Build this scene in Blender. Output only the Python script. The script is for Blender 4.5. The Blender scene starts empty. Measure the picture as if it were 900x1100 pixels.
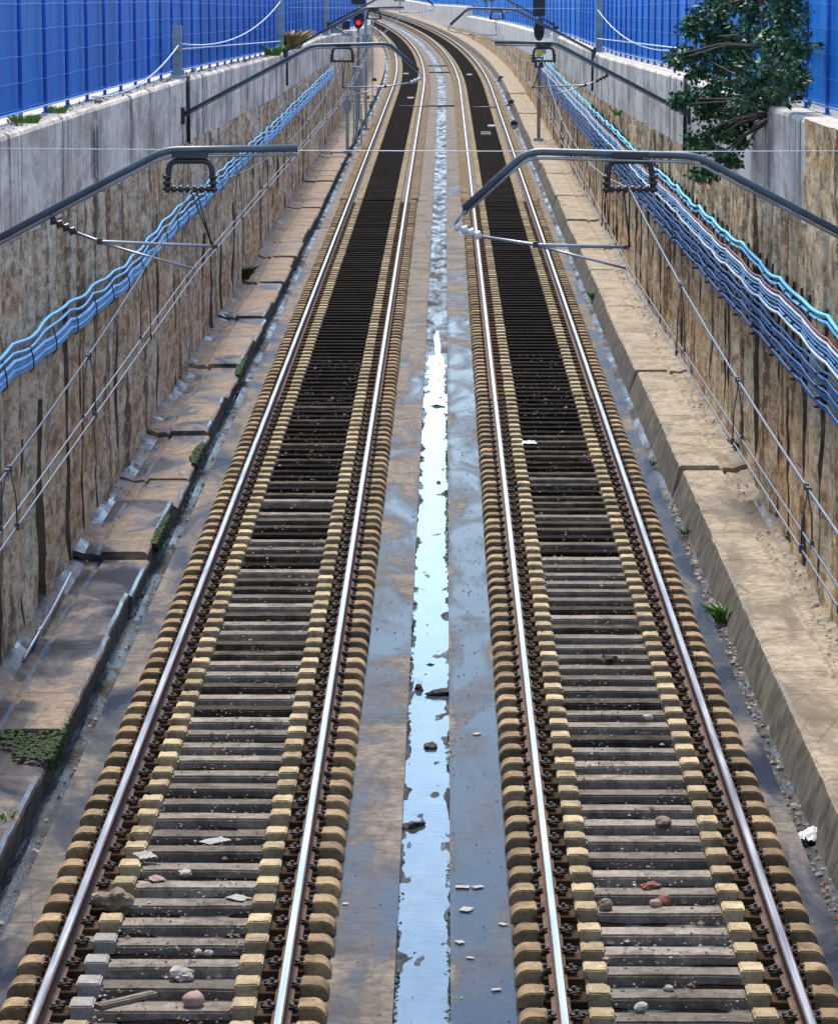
import bpy, bmesh, math, random
from mathutils import Vector, noise, Matrix
R = math.radians
random.seed(11)
S = bpy.context.scene
COL = S.collection

# ------------------------------------------------------------------ camera
F, VX, VY, HC = 3960.0, 478.0, -51.0, 7.47
PITCH = math.atan((550 - VY) / F)
YAW = math.atan((VX - 450) * math.cos(PITCH) / F)
cam_d = bpy.data.cameras.new('camera'); cam = bpy.data.objects.new('camera', cam_d); COL.objects.link(cam)
cam.location = (0, 0, HC); cam.rotation_euler = (R(90) - PITCH, 0, YAW)
cam_d.sensor_fit = 'VERTICAL'; cam_d.sensor_height = 24; cam_d.sensor_width = 24
cam_d.lens = F / 1100 * 24; cam_d.clip_start = 0.5; cam_d.clip_end = 6000
S.camera = cam
_f = Vector((-math.sin(YAW) * math.cos(PITCH), math.cos(YAW) * math.cos(PITCH), -math.sin(PITCH)))
_r = Vector((math.cos(YAW), math.sin(YAW), 0)); _u = _r.cross(_f)
def at(px, py, X=None, Y=None, Z=None):
    """the point of the place seen at a photo pixel, on a plane whose position is known"""
    d = _f + _r * ((px - 450) / F) + _u * ((550 - py) / F)
    k = X / d.x if X is not None else Y / d.y if Y is not None else (Z - HC) / d.z
    return Vector((0, 0, HC)) + d * k

# ------------------------------------------------------------------ track line
Y0, RAD = 203.0, 3470.0
def bend(Y): return (Y - Y0) ** 2 / (2 * RAD) if Y > Y0 else 0.0
def P(u, Y, z): return (u - bend(Y), Y, z)
CL, CR, HG = -2.045, 1.725, 0.87          # track centres, half gauge
RAILS = (CL - HG, CL + HG, CR - HG, CR + HG)
def lerp_table(t, y):
    if y <= t[0][0]: return t[0][1]
    for (a, va), (b, vb) in zip(t, t[1:]):
        if y <= b: return va + (vb - va) * (y - a) / (b - a)
    return t[-1][1]
TOP = [(5, 1.66), (30, 1.84), (40, 1.94), (67, 2.26), (104, 2.86), (143, 3.22), (210, 4.23), (281, 5.1), (333, 5.62), (411, 6.48), (640, 6.95)]
def ztop(Y): return HC - lerp_table(TOP, Y)

# ------------------------------------------------------------------ helpers
class MB:
    def __init__(s): s.v, s.f, s.m, s.sm = [], [], [], []
    def face(s, idx, m=0, smooth=False): s.f.append(idx); s.m.append(m); s.sm.append(smooth)
    def quad(s, a, b, c, d, m=0): n = len(s.v); s.v += [tuple(a), tuple(b), tuple(c), tuple(d)]; s.face((n, n+1, n+2, n+3), m)
    def box(s, c, d, m=0, rz=0.0, ax=None):
        n = len(s.v); cx, cy, cz = c; ca, sa = math.cos(rz), math.sin(rz)
        for i in range(8):
            x = (-1, 1)[i & 1] * d[0] / 2; y = (-1, 1)[(i >> 1) & 1] * d[1] / 2; z = (-1, 1)[i >> 2] * d[2] / 2
            q = Vector((x * ca - y * sa, x * sa + y * ca, z))
            if ax is not None: q = ax @ q
            s.v.append((cx + q.x, cy + q.y, cz + q.z))
        for q in ((0,2,3,1),(4,5,7,6),(0,1,5,4),(2,6,7,3),(0,4,6,2),(1,3,7,5)): s.face(tuple(n+i for i in q), m)
    def tube(s, pts, r, n=6, m=0, caps=True):
        pts = [Vector(p) for p in pts]; base = len(s.v); k = len(pts)
        rr = r if isinstance(r, (list, tuple)) else [r] * k
        prev = None
        for i, p in enumerate(pts):
            t = (pts[min(i+1, k-1)] - pts[max(i-1, 0)])
            t = t.normalized() if t.length > 1e-9 else Vector((0, 1, 0))
            if prev is None: a = t.cross(Vector((0, 0, 1)) if abs(t.z) < .9 else Vector((1, 0, 0))).normalized()
            else: a = (prev - t * prev.dot(t)).normalized()
            prev = a; b = t.cross(a)
            for j in range(n):
                an = 2 * math.pi * (j + .5) / n
                s.v.append(tuple(p + (a * math.cos(an) + b * math.sin(an)) * rr[i]))
        for i in range(k - 1):
            for j in range(n):
                s.face((base+i*n+j, base+(i+1)*n+j, base+(i+1)*n+(j+1) % n, base+i*n+(j+1) % n), m, n > 4)
        if caps:
            s.face(tuple(base + j for j in range(n)), m); s.face(tuple(base + (k-1)*n + j for j in reversed(range(n))), m)
    def sweep(s, prof, Ys, m=0, closed=False, fn=None, mats=None, smooth=False):
        """prof: list of (u, z) or function(Y) -> list; swept along the track"""
        base = len(s.v); K = None
        for Y in Ys:
            pr = prof(Y) if callable(prof) else prof
            K = len(pr)
            for (u, z) in pr:
                q = P(u, Y, z); s.v.append(fn(q) if fn else q)
        for i in range(len(Ys) - 1):
            for j in range(K if closed else K - 1):
                a, b = base + i*K + j, base + i*K + (j+1) % K
                s.face((a, b, b + K, a + K), mats[j] if mats else m, smooth)
    def lump(s, c, d, seed=0, rough=.25, sub=2, m=0, smooth=False):
        bm = bmesh.new(); bmesh.ops.create_icosphere(bm, subdivisions=sub, radius=1)
        base = len(s.v); o = Vector((seed * 3.7, seed * 1.3, seed * 2.1))
        for v in bm.verts:
            k = 1 + rough * noise.noise(v.co * 1.3 + o) + rough * .5 * noise.noise(v.co * 3.1 + o)
            s.v.append((c[0] + v.co.x * d[0] * k, c[1] + v.co.y * d[1] * k, c[2] + v.co.z * d[2] * k))
        for f in bm.faces: s.face(tuple(base + v.index for v in f.verts), m, smooth)
        bm.free()
    def mesh(s, name, mats):
        me = bpy.data.meshes.new(name); me.from_pydata(s.v, [], s.f)
        for m in (mats if isinstance(mats, (list, tuple)) else [mats]): me.materials.append(m)
        me.polygons.foreach_set('material_index', s.m); me.polygons.foreach_set('use_smooth', s.sm); me.update()
        bm = bmesh.new(); bm.from_mesh(me); bmesh.ops.recalc_face_normals(bm, faces=bm.faces) if s.recalc else None
        if s.recalc: bm.to_mesh(me)
        bm.free(); return me
    recalc = True
    def build(s, name, mats, parent=None, loc=None, recalc=True):
        s.recalc = recalc
        o = bpy.data.objects.new(name, s.mesh(name, mats)); COL.objects.link(o)
        if parent: o.parent = parent
        if loc is not None: o.location = loc
        return o
def tag(o, label=None, cat=None, group=None, kind=None):
    if label: o['label'] = label
    if cat: o['category'] = cat
    if group: o['group'] = group
    if kind: o['kind'] = kind
    return o
def thing(name, label, cat, loc=(0, 0, 0), group=None, rz=0):
    o = bpy.data.objects.new(name, None); o.empty_display_size = .1; COL.objects.link(o)
    o.location = loc; o.rotation_euler = (0, 0, rz); return tag(o, label, cat, group)
def copy_tree(o, parent=None):
    c = o.copy(); COL.objects.link(c)
    if parent: c.parent = parent
    for ch in list(KIDS.get(o.name, [])): copy_tree(ch, c)
    return c
KIDS = {}
def steps(a, b, d):
    n = max(1, int(round((b - a) / d))); return [a + (b - a) * i / n for i in range(n + 1)]
def N(x, y=0, z=0): return noise.noise(Vector((x, y, z)))

# ------------------------------------------------------------------ materials
class G:
    def __init__(s, name, **kw):
        s.m = bpy.data.materials.new(name); s.m.use_nodes = True; s.t = s.m.node_tree; s.b = s.t.nodes['Principled BSDF']
        for k, v in kw.items(): s.set(k, v)
    def n(s, typ, ins=None, **at_):
        x = s.t.nodes.new('ShaderNode' + typ)
        for k, v in at_.items(): setattr(x, k, v)
        for k, v in (ins or {}).items(): s.link(v, x.inputs[k])
        return x
    def link(s, v, sock):
        if hasattr(v, 'is_output') or isinstance(v, bpy.types.NodeSocket): s.t.links.new(v, sock)
        elif isinstance(v, tuple) and len(v) == 3 and sock.type == 'RGBA': sock.default_value = (*v, 1)
        else: sock.default_value = v
    def set(s, k, v): s.link(v, s.b.inputs[k])
    def pos(s, scale=(1, 1, 1), off=(0, 0, 0)):
        tc = s.n('TexCoord'); mp = s.n('Mapping', {'Vector': tc.outputs['Object'], 'Scale': scale, 'Location': off}); return mp.outputs[0]
    def noise(s, vec, scale=1, detail=4, rough=.55, dist=0):
        return s.n('TexNoise', {'Vector': vec, 'Scale': scale, 'Detail': detail, 'Roughness': rough, 'Distortion': dist}).outputs[0]
    def vor(s, vec, scale=1, feature='F1'):
        return s.n('TexVoronoi', {'Vector': vec, 'Scale': scale}, feature=feature).outputs[0]
    def ramp(s, fac, *stops):
        r = s.n('ValToRGB', {'Fac': fac}); e = r.color_ramp.elements
        while len(e) < len(stops): e.new(.5)
        for el, (p, c) in zip(e, stops):
            el.position = p; el.color = (*c, 1) if isinstance(c, tuple) else (c, c, c, 1)
        return r.outputs[0]
    def mix(s, fac, a, b, mode='MIX'):
        x = s.n('Mix', data_type='RGBA', blend_type=mode)
        s.link(fac, x.inputs[0]); s.link(a if not isinstance(a, tuple) else (*a, 1)[:4], x.inputs[6]); s.link(b if not isinstance(b, tuple) else (*b, 1)[:4], x.inputs[7])
        return x.outputs[2]
    def math(s, op, a, b=0.0, c=0.0, clamp=False):
        x = s.n('Math', operation=op, use_clamp=clamp)
        for i, v in enumerate((a, b, c)): s.link(v, x.inputs[i])
        return x.outputs[0]
    def sep(s, v): return s.n('SeparateXYZ', {'Vector': v}).outputs
    def rnd(s): return s.n('ObjectInfo').outputs['Random']
    def bump(s, h, strength=.5, dist=.02): s.set('Normal', s.n('Bump', {'Height': h, 'Strength': strength, 'Distance': dist}).outputs[0])
    def jitter(s, col, amount=.25):
        k = s.math('MULTIPLY_ADD', s.rnd(), 2 * amount, 1 - amount)
        cb = s.n('CombineColor', {0: k, 1: k, 2: k}).outputs[0]
        return s.mix(1.0, col, cb, 'MULTIPLY')

def plain(name, col, rough=.6, metal=0.0, var=.25, sc=8, bump=0.0):
    g = G(name, Roughness=rough, Metallic=metal); v = g.pos()
    nz = g.noise(v, sc, 5)
    c = g.ramp(nz, (.3, tuple(x * (1 - var) for x in col)), (.7, tuple(min(1, x * (1 + var)) for x in col)))
    g.set('Base Color', c)
    if bump: g.bump(nz, bump, .01)
    return g.m

def wet_concrete(name, dry, dark, bias, wetcol, scale=(1.3, .32, 1), spec=.17):
    g = G(name); v = g.pos()
    big = g.noise(g.pos(scale), 1.0, 5, .6, .6)
    fine = g.noise(v, 9, 8, .7); mid = g.noise(v, 1.7, 5, .6, .4)
    c = g.ramp(mid, (.3, dark), (.5, dry), (.72, tuple(x * 1.22 for x in dry)))
    c = g.mix(g.ramp(fine, (.35, .65), (.6, 0.0)), c, tuple(x * .55 for x in dark))
    x = g.sep(v)[0]
    m = g.math('ADD', big, bias(g, x))
    m = g.math('SUBTRACT', m, g.math('MULTIPLY_ADD', g.sep(v)[1], .0030, -.13, clamp=True)) if 'gutter' not in name else m
    wet = g.ramp(m, (.44, 0.0), (.54, .7), (.66, 1.0))
    c = g.mix(wet, c, wetcol)
    # cross joints of the cast slab
    yj = g.math('FRACT', g.math('MULTIPLY', g.sep(v)[1], 1 / 4.1)); jn = g.math('LESS_THAN', yj, .004)
    c = g.mix(jn, c, (.03, .027, .024))
    # fine surface cracks and grit
    ck = g.n('TexVoronoi', {'Vector': g.pos((1.2, .5, 1)), 'Scale': 1.6}, feature='DISTANCE_TO_EDGE').outputs[0]
    c = g.mix(g.ramp(ck, (0.0, .55), (.012, 0.0)), c, (.05, .045, .04))
    g.set('Base Color', c)
    g.set('Specular IOR Level', spec); rg = g.ramp(wet, (0.0, .9), (.7, .40), (1.0, .22))
    g.set('Roughness', rg)
    g.set('IOR', 1.33)
    hb = g.math('MULTIPLY', fine, g.math('SUBTRACT', 1.0, g.math('MULTIPLY', wet, .85)))
    g.bump(hb, .5 if 'gutter' not in name else 1.0, .02 if 'gutter' not in name else .12)
    return g.m
def slab_bias(g, x):   # the strip right of the channel lies wetter; outer edges next to the gutters too
    a = g.ramp(g.math('MULTIPLY_ADD', x, .125, .5), (.05, .06), (.12, .03), (.38, .02), (.44, .015), (.505, .0), (.515, .13), (.6, .12), (.86, .07), (.9, .12))
    return a
M = {}
M['slab'] = wet_concrete('wet_slab_concrete', (.235, .2, .165), (.13, .11, .092), slab_bias, (.018, .025, .042), (1.3, .32, 1), .10)
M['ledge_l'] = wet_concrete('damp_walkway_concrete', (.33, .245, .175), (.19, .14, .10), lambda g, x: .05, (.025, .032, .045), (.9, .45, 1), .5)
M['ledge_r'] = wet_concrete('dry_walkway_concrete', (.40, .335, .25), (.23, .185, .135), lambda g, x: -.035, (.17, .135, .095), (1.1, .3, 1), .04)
M['gutter'] = wet_concrete('wet_gutter_mud', (.10, .085, .07), (.05, .045, .04), lambda g, x: .07, (.018, .024, .032), (3, .7, 1), .6)

def rough_wall(name, a, b, c_, dk, oc):
    g = G(name, Roughness=.95); g.set('Specular IOR Level', .08); v = g.pos()
    st = g.noise(g.pos((1, .30, .10)), 1.7, 6, .66, .3)       # tall vertical stains
    st2 = g.noise(g.pos((1, .75, .10), (3, 9, 1)), 1.6, 6, .68, .2)
    bl = g.noise(g.pos((1, .2, .6)), 1.0, 4, .6, .5)
    gr = g.noise(g.pos((1, .26, .8)), 4.5, 8, .78, .4); sp = g.noise(g.pos((1, .3, .8), (7, 3, 2)), 9, 6, .75)
    c = g.ramp(st, (.42, a), (.48, b), (.53, c_), (.60, b))
    c = g.mix(g.ramp(bl, (.47, 0.0), (.55, .9)), c, oc)
    c = g.mix(g.ramp(gr, (.41, .6), (.475, 0.0)), c, tuple(x * .42 for x in a))
    c = g.mix(g.ramp(gr, (.51, 0.0), (.57, .65)), c, tuple(min(1, x * k_) for x, k_ in zip(c_, (1.18, 1.14, 1.08))))
    c = g.mix(g.ramp(st2, (.53, 0.0), (.59, .85)), c, dk)
    c = g.mix(g.ramp(sp, (.41, .6), (.465, 0.0)), c, tuple(x * .42 for x in a))
    c = g.mix(g.ramp(sp, (.53, 0.0), (.59, .55)), c, tuple(min(1, x * k_) for x, k_ in zip(c_, (1.25, 1.2, 1.1))))
    g.set('Base Color', c)
    g.bump(g.math('ADD', gr, g.math('MULTIPLY', sp, .5)), .9, .10)
    return g.m
M['rough_l'] = rough_wall('stained_brown_wall', (.54, .36, .22), (.76, .56, .38), (.84, .70, .53), (.17, .095, .058), (.72, .43, .22))
M['rough_r'] = rough_wall('stained_tan_wall', (.54, .34, .17), (.77, .55, .31), (.85, .69, .45), (.21, .105, .05), (.76, .45, .20))

M['plaster'] = plain('pale_plaster', (.80, .71, .58), .9, 0, .22, .5, .3)
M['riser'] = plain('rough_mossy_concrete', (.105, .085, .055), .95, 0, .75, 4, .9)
M['recess'] = plain('mossy_shaded_recess', (.11, .085, .055), .95, 0, .6, 5, .8)  # moss plus the deep shade of the wall gaps, both in the colour
def band(name, base, light, dk):
    g = G(name, Roughness=.9); g.set('Specular IOR Level', .12); v = g.pos()
    warp = g.noise(g.pos((1, .5, 1.2), (4, 4, 4)), 1.2, 5, .65)
    s1 = g.noise(g.pos((1, .32, .05)), 1.4, 7, .74, .5)
    s2 = g.noise(g.pos((1, .9, .06), (5, 2, 7)), 1.5, 7, .78, .3)
    bl = g.noise(g.pos((1, .16, .7), (2, 8, 3)), 1.6, 6, .68, .4)
    fn = g.noise(g.pos((1, .35, 1)), 5, 9, .78)
    c = g.ramp(bl, (.36, tuple(x * .7 for x in base)), (.46, base), (.56, light))
    c = g.mix(g.ramp(s1, (.385, .85), (.455, 0.0)), c, dk)
    c = g.mix(g.math('MULTIPLY', g.ramp(s2, (.53, 0.0), (.585, 1.0)), g.ramp(warp, (.42, .1), (.55, .95))), c, dk)
    c = g.mix(g.math('MULTIPLY', g.ramp(s2, (.40, .9), (.445, 0.0)), g.ramp(warp, (.42, 1.0), (.56, .15))), c, tuple(min(1, x * 1.12) for x in light))
    c = g.mix(g.ramp(fn, (.40, .45), (.47, 0.0)), c, tuple(x * .55 for x in base))
    g.set('Base Color', c); g.bump(fn, .5, .02); return g.m
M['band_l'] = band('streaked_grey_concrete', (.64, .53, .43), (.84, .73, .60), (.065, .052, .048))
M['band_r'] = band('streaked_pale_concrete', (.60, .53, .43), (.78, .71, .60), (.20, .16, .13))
g = G('coping_concrete', Roughness=.9); nz = g.noise(g.pos(), 3.5, 8, .7); sp = g.noise(g.pos(), 11, 3, .5)
c = g.ramp(nz, (.3, (.3, .26, .2)), (.6, (.56, .5, .42))); c = g.mix(g.ramp(sp, (.64, 0.0), (.68, .9)), c, (.13, .06, .035)); g.set('Base Color', c); g.bump(nz, .5, .02); M['coping'] = g.m

g = G('track_dirt', Roughness=1.0); g.set('Specular IOR Level', .03); v = g.pos(); n1 = g.noise(v, 14, 8, .75); n2 = g.noise(v, 1.1, 4, .6); vr = g.vor(v, 32)
c = g.ramp(n1, (.35, (.006, .0045, .0035)), (.6, (.018, .014, .010)), (.78, (.06, .048, .036))); c = g.mix(g.ramp(n2, (.5, 0.0), (.75, .35)), c, (.04, .031, .023))
g.set('Base Color', c); g.bump(g.math('ADD', n1, vr), 1.0, .05); M['dirt'] = g.m

def sleeper_mat(name, c0, c1, dirt, amt, jit=.25, rough=.85):
    g = G(name, Roughness=.95); g.set('Specular IOR Level', .06); tc = g.n('TexCoord'); oi = g.n('ObjectInfo')
    off = g.n('VectorMath', {0: tc.outputs['Object'], 1: oi.outputs['Location']}, operation='ADD').outputs[0]
    n1 = g.noise(off, 9, 7, .75); n2 = g.noise(off, 30, 6, .7); n3 = g.noise(off, 3.1, 5, .65)
    c = g.jitter(g.ramp(n1, (.3, c0), (.68, c1)), jit)
    c = g.mix(g.ramp(n3, (.45, 0.0), (.7, amt)), c, dirt)
    c = g.mix(g.ramp(n2, (.36, .65), (.47, 0.0)), c, tuple(x * .35 for x in c0))
    g.set('Base Color', c); g.bump(n2, .35, .008); return g.m
M['beam'] = sleeper_mat('dusty_dark_sleeper', (.15, .128, .104), (.31, .27, .225), (.06, .05, .042), .75, .4)
M['beamm'] = sleeper_mat('half_shade_sleeper', (.045, .036, .028), (.13, .108, .085), (.015, .012, .010), .8, .35)  # step towards the far beams, part of their shade put into the colour
M['beamd'] = sleeper_mat('shade_black_sleeper', (.008, .006, .0045), (.026, .02, .015), (.006, .005, .004), .8, .35)  # far beams: shade of their front faces painted in as near black
M['block'] = sleeper_mat('tan_concrete_block', (.34, .26, .15), (.54, .43, .27), (.12, .09, .06), .7, .28)
M['endb'] = sleeper_mat('ochre_concrete_end', (.25, .175, .098), (.41, .30, .18), (.085, .062, .042), .75, .3)
M['greyb'] = sleeper_mat('grey_concrete_block', (.25, .235, .22), (.40, .375, .355), (.2, .17, .15), .3, .1)
M['seat'] = sleeper_mat('rusty_rail_seat', (.04, .024, .014), (.10, .06, .034), (.025, .018, .014), .6, .35)
M['clip'] = plain('rusty_dark_steel', (.04, .027, .02), .6, .3, .4, 30)
M['railtop'] = None
g = G('polished_rail_steel', Metallic=1.0, Roughness=.16); v = g.pos((30, .6, 1)); nz = g.noise(v, 1, 4)
g.set('Base Color', g.ramp(nz, (.3, (.34, .35, .36)), (.7, (.54, .55, .56)))); g.set('Roughness', g.ramp(nz, (.3, .26), (.7, .42))); M['railtop'] = g.m
g = G('rusty_rail_side', Roughness=.8); nz = g.noise(g.pos((4, 4, 4)), 2, 7, .7)
g.set('Base Color', g.ramp(nz, (.3, (.035, .018, .010)), (.55, (.115, .055, .028)), (.75, (.19, .10, .055)))); g.bump(nz, .3, .004); M['rust'] = g.m

g = G('still_water', Roughness=.03, IOR=1.33); v = g.pos(); n1 = g.noise(g.pos((1, .45, 1)), 3.2, 6, .65, .3); n2 = g.noise(v, 1.2, 3)
g.set('Base Color', g.ramp(n1, (.35, (.02, .03, .034)), (.62, (.06, .085, .095)), (.72, (.15, .16, .15))))
g.set('Roughness', g.ramp(n1, (.45, .02), (.7, .2)))
g.set('Coat Weight', .45); g.set('Coat IOR', 1.32); g.set('Coat Roughness', .02)
rip = g.noise(g.pos((.5, 1.6, 1)), 7, 4, .6); g.bump(g.math('ADD', rip, g.noise(g.pos((1, .4, 1)), 2.2, 3, .5)), .10, .02); M['water'] = g.m
M['mud'] = plain('dark_mud', (.035, .03, .026), .85, 0, .5, 12, .6)

def cable(name, col, rough=.4): return plain(name, col, rough, 0, .18, 3)
M['c_light'] = cable('light_blue_sheath', (.10, .46, .80)); M['c_pale'] = cable('pale_blue_sheath', (.17, .42, .72), .6)
M['c_white'] = cable('white_sheath', (.78, .80, .82)); M['c_red'] = cable('red_sheath', (.46, .12, .10))
M['c_blue'] = cable('mid_blue_sheath', (.05, .16, .36)); M['c_navy'] = cable('navy_sheath', (.02, .115, .32), .6); M['c_dusk'] = cable('dusk_blue_sheath', (.05, .26, .56), .6)
M['c_sky'] = cable('sky_blue_sheath', (.1, .52, .80))
M['black'] = plain('black_rubber', (.015, .015, .017), .55)
M['galv'] = plain('galvanised_steel', (.33, .35, .37), .42, .7, .2, 5)
M['arm'] = plain('grey_blue_paint', (.075, .10, .12), .45, .2, .3, 6)
M['wire'] = plain('weathered_wire', (.15, .15, .155), .45, .7, .2, 5)
M['dwire'] = plain('dark_wire', (.045, .043, .045), .5, .5, .3, 5)
M['ceramic'] = plain('pale_insulator', (.62, .64, .62), .25, 0, .1, 10); M['brownins'] = plain('dark_brown_insulator', (.04, .026, .02), .3, 0, .3, 10)
def fence_mat(name, c, lt, gr):
    g = G(name, Roughness=.6); g.set('Specular IOR Level', .12); v = g.pos()
    n1 = g.noise(g.pos((1, .9, .1)), 1.4, 4, .6); n2 = g.noise(g.pos((1, 7, .25)), 1.3, 3, .5); bl = g.noise(v, .55, 3, .6)
    cc = g.ramp(n1, (.3, tuple(x * .75 for x in c)), (.6, c), (.8, lt)); cc = g.mix(g.ramp(n2, (.5, 0.0), (.68, .55)), cc, tuple(x * .55 for x in c))
    cc = g.mix(g.ramp(bl, (.56, 0.0), (.76, .5)), cc, gr)
    pn = g.n('TexWhiteNoise', {'W': g.math('FLOOR', g.math('MULTIPLY', g.math('ADD', g.sep(v)[1], 22.0 if 'bright' not in name else 22.0), 1 / 2.75))}, noise_dimensions='1D').outputs[0]
    k = g.math('MULTIPLY_ADD', pn, .36, .78); cc = g.mix(1.0, cc, g.n('CombineColor', {0: k, 1: k, 2: k}).outputs[0], 'MULTIPLY')
    ds = g.noise(g.pos((1, .8, .35), (3, 1, 1)), 3, 6, .7); cc = g.mix(g.ramp(ds, (.55, 0.0), (.75, .35)), cc, (.16, .24, .34))
    g.set('Base Color', cc); g.bump(n2, .12, .02); return g.m
M['sheet_l'] = fence_mat('blue_sheeting', (.002, .155, .56), (.012, .29, .74), (.012, .24, .42))
M['sheet_r'] = fence_mat('bright_blue_sheeting', (.003, .26, .78), (.012, .40, .9), (.003, .15, .6))
M['post'] = plain('dark_blue_paint', (.004, .10, .52), .55, 0, .2, 4)
M['wirel'] = plain('light_blue_wire', (.04, .22, .62), .4, .2, .15, 4)
M['palepost'] = plain('pale_grey_post', (.27, .36, .40), .6, .2, .35, 3)
M['cord'] = plain('white_cord', (.66, .7, .76), .5)
M['bark'] = plain('brown_bark', (.07, .05, .035), .9, 0, .4, 14, .5)
def leafy(name, a, b):
    g = G(name, Roughness=.5); nz = g.noise(g.pos(), 2.2, 4); g.set('Base Color', g.ramp(nz, (.3, a), (.7, b)))
    return g.m
M['leaf'] = leafy('dark_leaf', (.02, .07, .03), (.045, .12, .045)); M['leaf2'] = leafy('mid_leaf', (.07, .19, .07), (.14, .30, .09))
M['weed'] = leafy('weed_leaf', (.06, .16, .02), (.12, .28, .04)); M['dryweed'] = leafy('dry_weed', (.3, .2, .07), (.42, .3, .11))
g = G('wet_moss', Roughness=.85); nz = g.noise(g.pos(), 18, 7, .7); g.set('Base Color', g.ramp(nz, (.3, (.012, .026, .005)), (.6, (.04, .085, .012)), (.8, (.10, .15, .03)))); g.bump(nz, 1, .04); M['moss'] = g.m
M['stone'] = plain('pale_stone', (.42, .38, .34), .9, 0, .35, 10, .5); M['pink'] = plain('pink_stone', (.36, .25, .22), .85, 0, .3, 10, .5)
M['brick'] = plain('red_brick_rubble', (.24, .085, .06), .9, 0, .4, 14, .5); M['rubble'] = plain('brown_rubble', (.22, .17, .125), .95, 0, .5, 16, .8)
M['plastic'] = plain('white_plastic', (.55, .56, .57), .35, 0, .12, 9); M['paper'] = plain('dirty_paper', (.34, .33, .30), .8, 0, .12, 9)
M['wood'] = plain('grey_wood', (.17, .14, .11), .85, 0, .35, 9); M['darkbox'] = plain('dark_equipment', (.02, .022, .026), .5, .1, .3, 5)
M['greybox'] = plain('grey_equipment', (.28, .31, .33), .5, .2, .25, 6); M['whitebox'] = plain('white_equipment', (.72, .7, .64), .55, 0, .15, 6)
M['yellow'] = plain('yellow_sign', (.65, .52, .05), .5, 0, .1, 6); M['signw'] = plain('white_lettering', (.85, .87, .9), .5, 0, .05, 5)
g = G('red_lamp'); g.set('Base Color', (.5, .02, .02)); g.set('Emission Color', (1, .02, .02)); g.set('Emission Strength', .5); M['lamp'] = g.m
M['earth'] = plain('dry_earth', (.12, .105, .06), .95, 0, .35, .6, .4)

# ------------------------------------------------------------------ setting: ground, slab, water, walkways
b = MB(); b.quad((-3000, -600, -1.2), (3000, -600, -1.2), (3000, 5000, -1.2), (-3000, 5000, -1.2)); tag(b.build('ground', M['earth']), kind='structure')
FAR = steps(200, 640, 10)
Ys = steps(8, 200, 4) + FAR[1:]
b = MB(); b.sweep([(-3.5, -1.0), (-3.5, -.22), (-.375, -.22), (-.375, -1.0)], Ys, fn=None)
b.sweep([(.05, -1.0), (.05, -.22), (3.12, -.22), (3.12, -1.0)], Ys); tag(b.build('track_slab', M['slab']), kind='structure')
b = MB(); uu = [-.376 + .427 * k / 12 for k in range(13)]
def bed(Y):
    out = []
    for k, u in enumerate(uu):
        e = min(k, 12 - k); z = -.308 + .055 * N(u * 7, Y * 1.6, 3) + .035 * N(u * 19, Y * 5, 5) + (.05 * (1 - e / 2.5) * (.75 + 1.3 * N(k // 6 * 9, Y * .8, 2)) if e < 2.5 else 0)
        if Y > 60:
            q = min(1, (Y - 60) / 14); gz = -.262 + .02 * N(u * 8, Y * .35, 3) - .022 * math.exp(-((u + .16 + .05 * N(Y * .2, 4)) / .07) ** 2); z = z * (1 - q) + gz * q
        out.append((u, z))
    return out
b.sweep(bed, steps(22, 70, .09) + steps(70, 200, .8)[1:] + FAR[1:], smooth=True); tag(b.build('channel_floor', M['gutter']), kind='structure')
b = MB(); b.sweep([(-.3745, -.275), (.0495, -.275)], steps(10, 76, 1)); tag(b.build('water', M['water']), kind='structure')
for c in (CL, CR):
    b = MB(); yy = steps(20, 75, .1) + steps(75, 200, 1.0)[1:] + FAR[1:]
    us = [-1.17, -.95, -.75, -.5, -.25, 0, .25, .5, .75, .95, 1.17]
    b.sweep(lambda Y: [(c + u, -.222 - (.0 if abs(u) > 1.1 else 0) + ((.055 if abs(u) < .6 else .03) * N((c + u) * 2.2, Y * 1.1) + .022 * N((c + u) * 9, Y * 9, 4) if Y < 75 else 0) - (.02 if Y >= 75 else 0)) for u in us], yy, smooth=True)
    tag(b.build('dirt', M['dirt']), kind='structure')
# gutters
b = MB(); yy = steps(15, 110, .3) + steps(110, 200, 5)[1:] + FAR[1:]
b.sweep(lambda Y: [(-3.85, -.42), (-3.7, -.40 + .03 * N(Y, 3)), (-3.6, -.43 + .04 * N(Y * 1.7, 1)), (-3.45, -.41)], yy)
b.sweep(lambda Y: [(3.05, -.40), (3.2, -.42 + .035 * N(Y * 1.7, 11)), (3.3, -.39 + .05 * N(Y * 1.3, 13)), (3.42, -.38)], yy)
tag(b.build('gutter', M['gutter']), kind='structure')

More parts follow.
